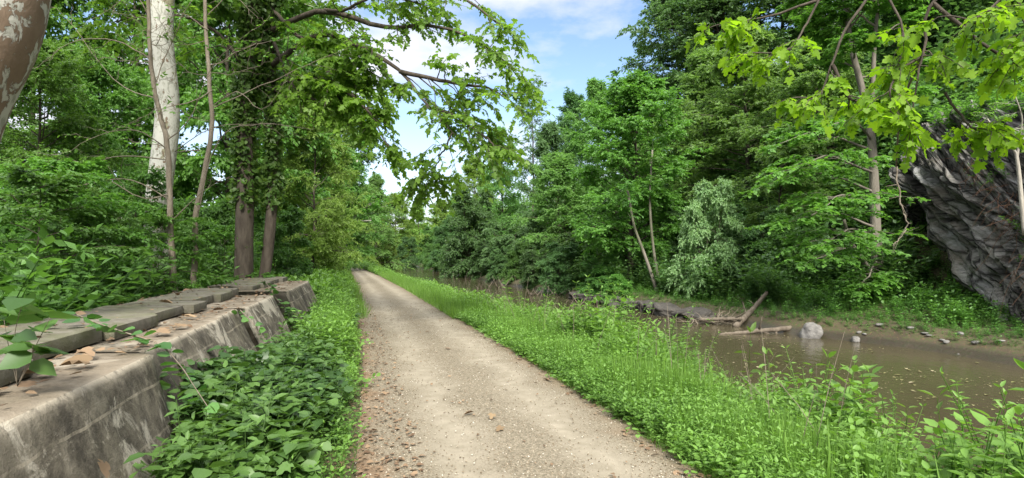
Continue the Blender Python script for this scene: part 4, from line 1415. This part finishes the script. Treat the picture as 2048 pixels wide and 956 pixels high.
for pts, r_, lab in (([(1316, 590, 29.5), (1300, 540, 29.5), (1282, 490, 29.5), (1268, 450, 29.5), (1255, 380, 29.5)], .10, 'thin leaning trunk, left one of a pair below the broad bright tree'),
                     ([(1322, 585, 30.5), (1310, 520, 30.5), (1302, 450, 30.5), (1300, 380, 30.5), (1305, 300, 30.5)], .09, 'thin upright trunk, right one of a pair below the broad bright tree')):
    wood, leaf = MB(), MB()
    l_ = smooth_line(PL(*pts), 24)
    tube(wood, l_, np.linspace(r_, r_ * .5, 24), 8, .5)
    branch_out(rg, wood, leaf, [(l_[14:], .04)], nsub=10, sub_abs=1.7, ntwig=8, nleaf=8, leaf_len=.14, flat=.6)
    grown('slender_tree', lab, 'tree', wood, leaf, BARK_GREY, G['mid'], l_[0])

# growth on the cliff
mb, m2 = MB(), MB()
ci = rg.integers(60, 300, 420)
cj = (NV * rg.uniform(.10, .20, 420)).astype(int)
scatter(mb, rg, SHORT + HERB_LO + CREEP[:2], CLP[ci, cj], rg.uniform(.5, 1.3, 420), .5)
for (u0, v0, n_, su, sv) in ((.42, .36, 30, .05, .03), (.60, .45, 30, .06, .03), (.30, .30, 16, .03, .02), (.75, .33, 24, .05, .03)):
    ci = np.clip((NU * rg.normal(u0, su, n_)).astype(int), 0, NU - 1)
    cj = np.clip((NV * rg.normal(v0, sv, n_)).astype(int), 0, NV - 1)
    scatter(mb, rg, SHORT + HERB_LO[:2], CLP[ci, cj], rg.uniform(.4, .9, n_), .5)
tag(mb.obj('cliff_plants', G['bright']), kind='stuff')
for (u0, v0, n_, L0) in ((.50, .40, 60, .6), (.66, .48, 70, .7), (.36, .36, 40, .5)):
    for _ in range(n_):
        i_, j_ = int(np.clip(NU * rg.normal(u0, .035), 0, NU - 1)), int(np.clip(NV * rg.normal(v0, .025), 0, NV - 1))
        d_ = CLN[i_, j_] * .5 + rg.normal(0, .5, 3) - [0, 0, .5]
        L = L0 * rg.uniform(.3, 1.2)
        e = CLP[i_, j_] + d_ * L * np.linspace(0, 1, 5)[:, None]
        e[:, 2] -= .5 * L * np.linspace(0, 1, 5) ** 2
        e[1:] += rg.normal(0, .03, (4, 3))
        tube(m2, e, np.linspace(.008, .003, 5), 3, .5, False)
tag(m2.obj('dry_tendrils', bark_mat('dry_vine', (.10, .050, .030), (.22, .13, .085), 12)), kind='stuff')

# pale sapling on the cliff
wood, leaf = MB(), MB()
l_ = smooth_line(PL((2050, 470, 14.0), (2043, 400, 14.0), (2036, 330, 14), (2028, 300, 14), (2000, 275, 14), (1975, 238, 14)), 24)
tube(wood, l_, np.linspace(.055, .015, 24), 8, .5)
l2 = smooth_line(PL((2034, 318, 14), (2040, 270, 14), (2044, 235, 13.9), (2030, 190, 13.8)), 14)
tube(wood, l2, np.linspace(.03, .01, 14), 6, .5)
l3 = smooth_line(PL((2003, 278, 14), (2020, 262, 13.9), (2046, 256, 13.8)), 10)
tube(wood, l3, np.linspace(.02, .008, 10), 6, .5)
branch_out(rg, wood, leaf, [(l_[12:], .02), (l2, .02), (l3, .012)], nsub=5, sub_abs=.55, ntwig=4, nleaf=8, leaf_len=.10, tmpl=L_LONG, twig_len=.35, twig_wood=True)
grown('sapling', 'small pale barked sapling growing out of the cliff face at the right edge', 'sapling', wood, leaf, BARK_PALE, G['bright'], l_[0])

# near sycamore limb at the top right; its trunk stands out of the picture on the bank
wood, leaf = MB(), MB()
bx, by = 4.7, 1.4
tr_ = smooth_line(np.array([[bx, by, float(height(bx, by)) - .1], [bx + .1, by + .1, 1.2], [bx + .1, by + .5, 3.2], [bx - .05, by + 1.0, 5.2], [bx - .1, by + 1.2, 8]]), 40)
tube(wood, tr_, np.linspace(.24, .14, 40), 14, .5)
p0 = tr_[24]
NL = [
    (.03, [tuple(), (2200, -190, 4.3), (2000, -120, 4.8), (1760, -40, 5.2), (1640, -5, 5.4), (1540, 28, 5.5), (1440, 45, 5.6)]),
    (.012, [(1640, -5, 5.4), (1610, 55, 5.4), (1570, 100, 5.3), (1500, 105, 5.3)]),
    (.014, [(1760, -40, 5.2), (1690, 60, 5.2), (1665, 130, 5.2), (1640, 190, 5.2), (1590, 195, 5.25)]),
    (.018, [(1665, 130, 5.2), (1700, 190, 5.15), (1730, 210, 5.1)]),
    (.018, [(2000, -120, 4.8), (1865, 5, 5), (1850, 90, 5), (1835, 165, 4.95), (1825, 245, 4.9)]),
    (.012, [(1850, 110, 5), (1800, 140, 5), (1780, 190, 4.95), (1800, 235, 4.9)]),
    (.018, [(1865, 5, 5), (1960, 85, 4.9), (2045, 125, 4.8), (2120, 170, 4.7)]),
    (.014, [(2100, -160, 4.6), (2020, -20, 4.6), (1960, 40, 4.6), (1900, 40, 4.7)]),
    (.012, [(1890, 185, 4.95), (1920, 235, 4.9), (1955, 272, 4.9)]),
    (.012, [(2020, -20, 4.6), (2055, 50, 4.5), (2030, 100, 4.5)]),
    (.012, [(1760, -40, 5.2), (1800, 60, 5.1), (1790, 140, 5.1)]),
]
limbs = []
for r_, l_ in NL:
    q_ = np.array([p0 if not a_ else P(*a_) for a_ in l_])
    q_ = smooth_line(q_, 16)
    q_[2:] += np.cumsum(rg.normal(0, .005, (14, 3)), 0)
    tube(wood, q_, np.linspace(r_, .006, 16), 6, .5, False)
    limbs.append((q_[8:] if not l_[0] else q_, r_))
branch_out(rg, wood, leaf, limbs, nsub=7, sub_abs=.30, ntwig=3, nleaf=4, leaf_len=.092, tmpl=L_LOBED, twig_len=.20, flat=.5, droop=.3, s0=.5, sub_rad=.3, twig_wood=True, tilt=.55, ldroop=.45, width=.9)
grown('sycamore_tree', 'sycamore boughs with large lime green lobed leaves hanging into the top right corner', 'tree', wood, leaf, BARK, G['lime'], tr_[0])

# dead vine dangling in front of the cliff
wood = MB()
l_ = smooth_line(PL((1790, 330, 9), (1797, 380, 9), (1806, 420, 9), (1812, 450, 9), (1800, 478, 9), (1785, 490, 9)), 26)
l_ += rg.normal(0, .012, l_.shape)
tube(wood, l_, np.linspace(.015, .005, 26), 5, .5)
up_ = smooth_line(np.vstack([l_[:1], PL((1800, 230, 7), (1830, 140, 5.5), (1845, 110, 5.02))]), 16)
tube(wood, up_, .012, 5, .5)
for i in range(12):
    p, tg, _ = sample_line(l_, np.array([.2 + .065 * i]))
    e = p[0] + norm(tg[0] * .5 + rg.normal(0, .7, 3)) * rg.uniform(.08, .25) * np.linspace(0, 1, 4)[:, None]
    tube(wood, e, np.linspace(.007, .002, 4), 3, .5, False)
tag(wood.obj('dangling_vine', BARK_TWIG), 'bare dead vine dangling from the boughs in front of the cliff', 'vine')

# ------------------------------------------------------------------ driftwood, boulder and stones on the far bank
def log(label, a, b, r0, r1, seed, bend=.06, stubs=3, name='driftwood_log'):
    rng = np.random.default_rng(seed)
    m = MB()
    l_ = np.linspace(0, 1, 16)[:, None] * (np.array(b) - np.array(a)) + np.array(a)
    L = np.linalg.norm(l_[-1] - l_[0])
    l_ = l_ + np.cumsum(rng.normal(0, bend * L / 16, l_.shape), 0)
    tube(m, l_, np.linspace(r0, r1, 16) * (1 + rng.normal(0, .05, 16)), 10, .5)
    for i in range(stubs):
        p, tg, _ = sample_line(l_, np.array([rng.uniform(.2, .9)]))
        e = p[0] + norm(tg[0] + rng.normal(0, .8, 3)) * rng.uniform(.3, .8) * np.linspace(0, 1, 4)[:, None]
        tube(m, e, np.linspace(r1 * .5, .008, 4), 5, .5)
    return tag(m.obj(name, DEADWOOD, None, True), label, 'log', 'driftwood washed up on the far bank')


log('long low driftwood log lying flat at the water edge left of the boulder', P(1438, 670, 18.6), P(1586, 660, 18.9), .045, .085, 2, .08)
log('thick broken driftwood trunk leaning up from the water toward the trees', P(1468, 655, 20.6), P(1534, 586, 21.8), .115, .07, 3, .05, 2)
log('driftwood log half hidden behind the long low log', P(1400, 640, 21.3), P(1482, 636, 20.6), .07, .06, 4)
log('short driftwood stick poking out of the water in front of the boulder', P(1578, 690, 17.2), P(1602, 683, 17.3), .025, .02, 5, .02, 0, 'driftwood_stick')
m = MB()
c0 = P(1425, 636, 21.4)
tube(m, np.array([c0 + [-.9, .1, -.35], c0 + [0, 0, -.1], c0 + [1.0, .2, -.05]]), [.08, .11, .06], 8, .5)
for i in range(60):
    a_, e_ = rg.uniform(0, 6.28), rg.uniform(-.1, .8)
    L = rg.uniform(.25, .95)
    s0_ = c0 + np.array([rg.uniform(-.8, .9), 0, -.15])
    d = np.array([math.cos(a_) * math.cos(e_), .5 * math.sin(a_) * math.cos(e_), math.sin(e_) * .7])
    e = s0_ + d * L * np.linspace(0, 1, 6)[:, None]
    e[1:] += np.cumsum(rg.normal(0, .055, (5, 3)), 0)
    tube(m, e, np.linspace(rg.uniform(.012, .028), .005, 6), 5, .5)
tag(m.obj('brush_pile', BARK_TWIG), 'tangle of bare grey branches caught at the water edge left of the leaning trunk', 'brush')
m = MB()
for y_, c_ in ((26.5, 1180), (36, 1090), (44, 985)):
    for i in range(14):
        s0_ = P(c_ + rg.uniform(-40, 30), 0, y_)
        s0_[2] = WATER_Z
        a_ = rg.uniform(-.7, .7)
        e = s0_ + np.array([math.sin(a_), rg.normal(0, .4), rg.uniform(.1, .8)]) * rg.uniform(.4, 1.3) * np.linspace(0, 1, 5)[:, None]
        tube(m, e, np.linspace(.03, .008, 5), 4, .5)
tag(m.obj('waterside_snags', DEADWOOD), kind='stuff')

k = NT('boulder_stone')
pos = k.map((1, 1, 2.2), (R(20), 0, 0))
n1, n2 = k.noise(3, pos, 7, .65), k.noise(14, pos, 6, .7)
c = k.ramp(n1, [(.3, (.07, .068, .064)), (.55, (.165, .158, .148)), (.8, (.27, .262, .245))])
BOULD = k.done(k.principled(c, .85, .2, k.bump(k.math('ADD', n1, n2), .6, .05)))

k = NT('ledge_stone')
pos = k.map((1, 1, 2.6), (R(15), R(10), 0))
n1, n2 = k.noise(3, pos, 7, .65), k.noise(14, pos, 6, .7)
c = k.ramp(n1, [(.3, (.024, .022, .020)), (.6, (.068, .062, .055)), (.8, (.125, .118, .106))])
LEDGE = k.done(k.principled(c, .85, .2, k.bump(k.math('ADD', n1, n2), .7, .06)))


def rock(name, label, cat, c_, dims, seed, group=None, mat=None, n=28, pw=2.4):
    th, ph = np.meshgrid(np.linspace(0, np.pi, n), np.linspace(0, 2 * np.pi, 2 * n), indexing='ij')
    d = np.stack([np.sin(th) * np.cos(ph), np.sin(th) * np.sin(ph), np.cos(th)], -1)
    p4 = np.sum(np.abs(d) ** pw, -1, keepdims=True) ** (-1 / pw)
    q_ = d * p4 * (1 + .22 * fbm(d * 1.5 + seed * 3.1, 3, seed)[..., None] + .10 * fbm(d * 5 + seed, 4, seed)[..., None])
    q_ *= np.array(dims) / 2
    m = MB()
    m.add(q_, grid_faces(n, 2 * n))
    o_ = m.obj(name, mat or BOULD)
    o_.location = c_
    return tag(o_, label, cat, group)


bo = rock('boulder', 'pale grey boulder standing at the water edge below the maple trunk', 'boulder', P(1622, 668, 17.9), (.55, .55, .72), 3)
bo.rotation_euler = (.15, .45, .3)
GS = 'stones along the far waterline'
rock('stone', 'flat grey stone in the grass just right of the boulder', 'stone', P(1676, 664, 18.2), (.35, .3, .16), 5, GS)
rock('stone', 'small rounded pale stone at the waterline between boulder and cliff', 'stone', P(1711, 680, 17.0), (.22, .22, .22), 6, GS)
rock('stone', 'square pale stone on the mud below the right end of the cliff', 'stone', P(1921, 712, 14.7), (.16, .16, .14), 7, GS)
for i in range(13):
    y_ = rg.uniform(12.8, 18.2)
    x_ = float(xfar(y_)) + rg.uniform(.55, 1.15)
    rock('stone', 'little stone scattered in the mud along the waterline below the grassy bank', 'stone', (x_, y_, float(height(x_, y_)) + .01),
         rg.uniform(.07, .20, 3) * [1.2, 1, .5], 20 + i, GS, None, 10)
for i in range(17):
    y_ = 22.6 + i * .72 + rg.normal(0, .12)
    x_ = float(xfar(y_)) + rg.normal(.0, .15)
    o_ = rock('ledge_rock', 'angular dark rock in the low ledge along the waterline left of the driftwood', 'rock', (x_, y_, WATER_Z + rg.uniform(.05, .2)),
              (rg.uniform(.6, 1.0), rg.uniform(.9, 1.7), rg.uniform(.28, .5)), 50 + i, 'ledge rocks along the far waterline', LEDGE, 34, 7)
    o_.rotation_euler = (rg.normal(0, .15), rg.normal(0, .15), .3 + rg.normal(0, .25))

# ------------------------------------------------------------------ vines, shoots, tall weeds, single fallen leaves
def vine(label, line, n, lsize, seed, mat='vine', tmpl=L_ROUND, spread=.12):
    rng = np.random.default_rng(seed)
    wood, leaf = MB(), MB()
    q_ = smooth_line(line, 40)
    tube(wood, q_, np.linspace(.006, .003, 40), 5, .4)
    s_ = np.linspace(.03, 1, n)
    p, tg, _ = sample_line(q_, s_)
    a_ = rng.uniform(0, 6.28, n)
    d = np.stack([np.cos(a_), np.sin(a_), rng.uniform(-.4, .3, n)], -1)
    leaves(leaf, tmpl, p + d * rng.uniform(.01, .05, (n, 1)), d, UP + rng.normal(0, .4, (n, 3)), lsize * rng.uniform(.6, 1.2, n), rng.uniform(0, .9, n), 1.1)
    b = q_[0].copy()
    t = thing('vine', label, 'vine', b)
    wood.v = [v - b for v in wood.v]
    leaf.v = [v - b for v in leaf.v]
    wood.obj('stem', BARK_TWIG, t)
    leaf.obj('foliage', G[mat], t)


vine('green vine trailing over the near part of the wall top and down its face', PL((150, 628, 4.6), (200, 648, 4.3), (260, 668, 4.1), (320, 690, 4.0), (360, 730, 4.0), (390, 775, 4.0), (420, 820, 3.9)), 34, .095, 4)
vine('dark vine trailing down through the gap before the last wall block', PL((522, 560, 10.2), (535, 570, 10.1), (555, 600, 10.0), (585, 625, 10), (620, 645, 10), (650, 655, 10.2)), 60, .10, 5)
vine('thin vine hanging down the middle of the sloping wall face', PL((480, 620, 7.2), (500, 640, 7.1), (520, 665, 7.05), (535, 690, 7.0)), 22, .08, 6)

rng2 = np.random.default_rng(9)
wood, leaf = MB(), MB()
b = P(35, 772, 2.9)
for i, (px_, py_) in enumerate(((48, 596), (8, 640), (100, 636), (66, 690))):
    e = P(px_, py_, 2.75 + .12 * math.sin(i * 2))
    q_ = smooth_line(np.array([b, (b + e) / 2 + [.02 * (i - 1.5), 0, .03], e]), 10)
    tube(wood, q_, np.linspace(.0028, .0014, 10), 4, .4)
    for t_ in (.55, .78, 1.0):
        p_, _, _ = sample_line(q_, np.array([t_]))
        for k_ in (0, 1):
            a_ = i * 2.2 + t_ * 5 + k_ * 3.1 + rng2.normal(0, .3)
            leaves(leaf, L_OVATE, p_, np.array([[math.cos(a_), math.sin(a_) * .7, rng2.normal(-.1, .2)]]), UP[None] + rng2.normal(0, .3, (1, 3)), .10 + .06 * t_, rng2.uniform(0, 1), 1.25)
grown('leafy_shoot', 'leafy green shoot rising beside the near wall slab at the left edge', 'plant', wood, leaf, BARK_TWIG, G['vine'], b, None, 'foliage', 'stem')

GW = 'tall weeds rising above the bank growth'
for i, (px_, py_, Y_, lab) in enumerate((
        (1492, 640, 8.2, 'tall weed rising above the bank growth in front of the long driftwood log'),
        (1375, 668, 8.8, 'tall weed on the bank left of the one in front of the driftwood'),
        (1530, 690, 7.0, 'leafy weed just below the tall weed in front of the driftwood'),
        (1712, 728, 6.6, 'tall weed standing alone against the brown water below the maple'),
        (1640, 775, 6.0, 'shorter leafy weed left of the weed standing alone against the water'),
        (1905, 756, 5.9, 'tall weed against the water near the right edge of the photo'),
        (1990, 800, 5.4, 'shorter weed right of the tall weed near the right edge'),
        (1800, 800, 5.6, 'leafy weed between the two tall weeds that stand against the water'),
        (1258, 628, 11.5, 'tall weed at the top of the bank growth below the small bright bush'),
        (1020, 556, 20, 'tall weed on the bank growth left of the dark far bank bushes'))):
    rng2 = np.random.default_rng(40 + i)
    p = P(px_, py_, Y_)
    g_ = float(height(p[0], p[1]))
    h_ = p[2] - g_
    v_, fs_, t_ = herb(rng2, h=1.0, stems=1, nodes=10, leaf=.13, tmpl=L_LONG, spread=.18, width=1.2)
    m = MB()
    m.add(v_ * [1, 1, 1.0] * max(h_, .3) / v_[:, 2].max() * [.85, .85, 1], fs_, t_)
    o_ = m.obj('tall_weed', G['herb'])
    o_.location = (p[0], p[1], g_)
    tag(o_, lab, 'weed', GW)

def dry_leaf(label, p, size, seed, group, nrm_=UP):
    rng = np.random.default_rng(seed)
    m = MB()
    a_ = rng.uniform(0, 6.28)
    tv, tf = L_LOBED
    tv = tv.copy()
    tv[:, 2] += .18 * tv[:, 1] ** 2 * 2 + .12 * np.sin(tv[:, 0] * 3 + seed)
    leaves(m, (tv, tf), np.zeros((1, 3)), np.array([[math.cos(a_), math.sin(a_), 0]]), np.array([nrm_]) + rng.normal(0, .1, (1, 3)), size, rng.uniform(.2, .9), .8)
    m.v[-1][:, 2] -= m.v[-1][:, 2].min() - .004 if nrm_ is UP else 0
    o_ = m.obj('dry_leaf', G['dry'])
    o_.location = p
    tag(o_, label, 'leaf', group)


for i, (c_, y_) in enumerate(((-1.85, 2.75), (-1.72, 2.9), (-1.8, 3.25), (-1.7, 3.5), (-1.9, 3.8), (-1.75, 4.3), (-1.8, 4.9), (-1.7, 5.3), (-1.85, 6.1), (-1.75, 6.9))):
    dry_leaf('dry brown leaf lying on the ledge of the concrete wall', (c_ + WALL_DIR * y_, y_, .925), rg.uniform(.09, .17), 60 + i, 'dry leaves on the wall ledge')
for i, (c_, y_) in enumerate(((-2.4, 4.4), (-2.6, 5.2), (-2.3, 6.4), (-2.5, 7.5), (-2.7, 8.6))):
    dry_leaf('dry brown leaf lying on the coping slabs of the wall', (c_ + WALL_DIR * y_, y_, 1.045), rg.uniform(.09, .15), 80 + i, 'dry leaves on the coping slabs')
dry_leaf('orange brown leaf stuck on the near sloping face of the wall', (-1.28 + WALL_DIR * 2.75, 2.75, .56), .12, 91, None, np.array([.85, .2, .5]))
for i, (px_, py_) in enumerate(((945, 832), (985, 838), (1003, 862), (852, 665), (900, 700), (1090, 760))):
    y_ = F * 1.58 / (py_ - HOR)
    x_ = (px_ - 1024) / F * y_
    dry_leaf('single fallen leaf lying out on the bare gravel of the path', (x_, y_, float(path_z(np.array(x_), np.array(y_))) + .004), .09, 95 + i, 'single leaves on the path')


# ------------------------------------------------------------------ sky, sun, camera
SUN = norm(np.array([.14, -.74, .68]))
el = math.asin(SUN[2])
az = math.atan2(SUN[0], SUN[1])
w = D.worlds.new('World')
scene.world = w
w.use_nodes = True
nt = w.node_tree
nt.nodes.clear()
N = nt.nodes.new
LK = nt.links.new
sky = N('ShaderNodeTexSky')
sky.sky_type = 'NISHITA'
sky.sun_disc = False
sky.sun_elevation = el
sky.sun_rotation = az
sky.altitude = 100
sky.air_density = 1.0
sky.dust_density = .8
sky.ozone_density = 1.5
tc = N('ShaderNodeTexCoord')
sep = N('ShaderNodeSeparateXYZ')
LK(tc.outputs['Generated'], sep.inputs[0])
mp = N('ShaderNodeMapping')
mp.inputs['Scale'].default_value = (1, 1, 2.4)
mp.inputs['Location'].default_value = (.35, .1, .0)
LK(tc.outputs['Generated'], mp.inputs[0])
cn = N('ShaderNodeTexNoise')
cn.inputs['Scale'].default_value = 2.3
cn.inputs['Detail'].default_value = 9
cn.inputs['Roughness'].default_value = .56
LK(mp.outputs[0], cn.inputs['Vector'])
cr = N('ShaderNodeValToRGB')
cr.color_ramp.elements[0].position = .47
cr.color_ramp.elements[1].position = .60
hz = N('ShaderNodeMapRange')
hz.inputs[1].default_value = .0
hz.inputs[2].default_value = .26
hz.inputs[3].default_value = .85
hz.inputs[4].default_value = 0
LK(sep.outputs[2], hz.inputs[0])
mx = N('ShaderNodeMath')
mx.operation = 'MAXIMUM'
# extra bright cloud added behind the camera and overhead, out of view, as fill light
fill_behind = N('ShaderNodeMapRange')
fill_behind.inputs[1].default_value = .45
fill_behind.inputs[2].default_value = -.25
fill_behind.inputs[3].default_value = 0
fill_behind.inputs[4].default_value = .13
LK(sep.outputs[1], fill_behind.inputs[0])
fill_above = N('ShaderNodeMapRange')
fill_above.inputs[1].default_value = .50
fill_above.inputs[2].default_value = .85
fill_above.inputs[3].default_value = 0
fill_above.inputs[4].default_value = .13
LK(sep.outputs[2], fill_above.inputs[0])
ca = N('ShaderNodeMath')
ca.operation = 'ADD'
LK(fill_behind.outputs[0], ca.inputs[0])
LK(fill_above.outputs[0], ca.inputs[1])
cb = N('ShaderNodeMath')
cb.operation = 'ADD'
LK(cn.outputs['Fac'], cb.inputs[0])
LK(ca.outputs[0], cb.inputs[1])
LK(cb.outputs[0], cr.inputs[0])
LK(cr.outputs[0], mx.inputs[0])
LK(hz.outputs[0], mx.inputs[1])
cm = N('ShaderNodeMix')
cm.data_type = 'RGBA'
LK(mx.outputs[0], cm.inputs[0])
LK(sky.outputs[0], cm.inputs[6])
# the added overhead cloud is boosted above the horizon cloud for more fill
cl = N('ShaderNodeMix')
cl.data_type = 'RGBA'
LK(fill_above.outputs[0], cl.inputs[0])
cl.inputs[6].default_value = (4.1, 4.2, 4.6, 1)
cl.inputs[7].default_value = (76, 75, 74, 1)
LK(cl.outputs[2], cm.inputs[7])
bg = N('ShaderNodeBackground')
bg.inputs['Strength'].default_value = .055
LK(cm.outputs[2], bg.inputs[0])
wo = N('ShaderNodeOutputWorld')
LK(bg.outputs[0], wo.inputs[0])

sl = D.lights.new('sun', 'SUN')
sl.energy = 2.0
sl.angle = R(16)
sl.color = (1, .95, .86)
so = link('sun', sl)
from mathutils import Vector
so.rotation_euler = Vector(SUN).to_track_quat('Z', 'Y').to_euler()
so.location = (0, 0, 40)

cam = D.cameras.new('camera')
co = link('camera', cam)
co.location = (0, 0, CAMZ)
co.rotation_euler = (R(90), 0, 0)
cam.sensor_width = 36
cam.lens = 36 * F / 2048
cam.shift_y = (HOR - 478) / 2048
cam.clip_start = .05
cam.clip_end = 3000
scene.camera = co
vs = scene.view_settings
vs.view_transform = 'Standard'
vs.look = 'None'
vs.exposure = 2.22
vs.gamma = 1
scene.cycles.max_bounces = 9
scene.cycles.diffuse_bounces = 6
scene.cycles.transmission_bounces = 4
scene.cycles.use_denoising = True
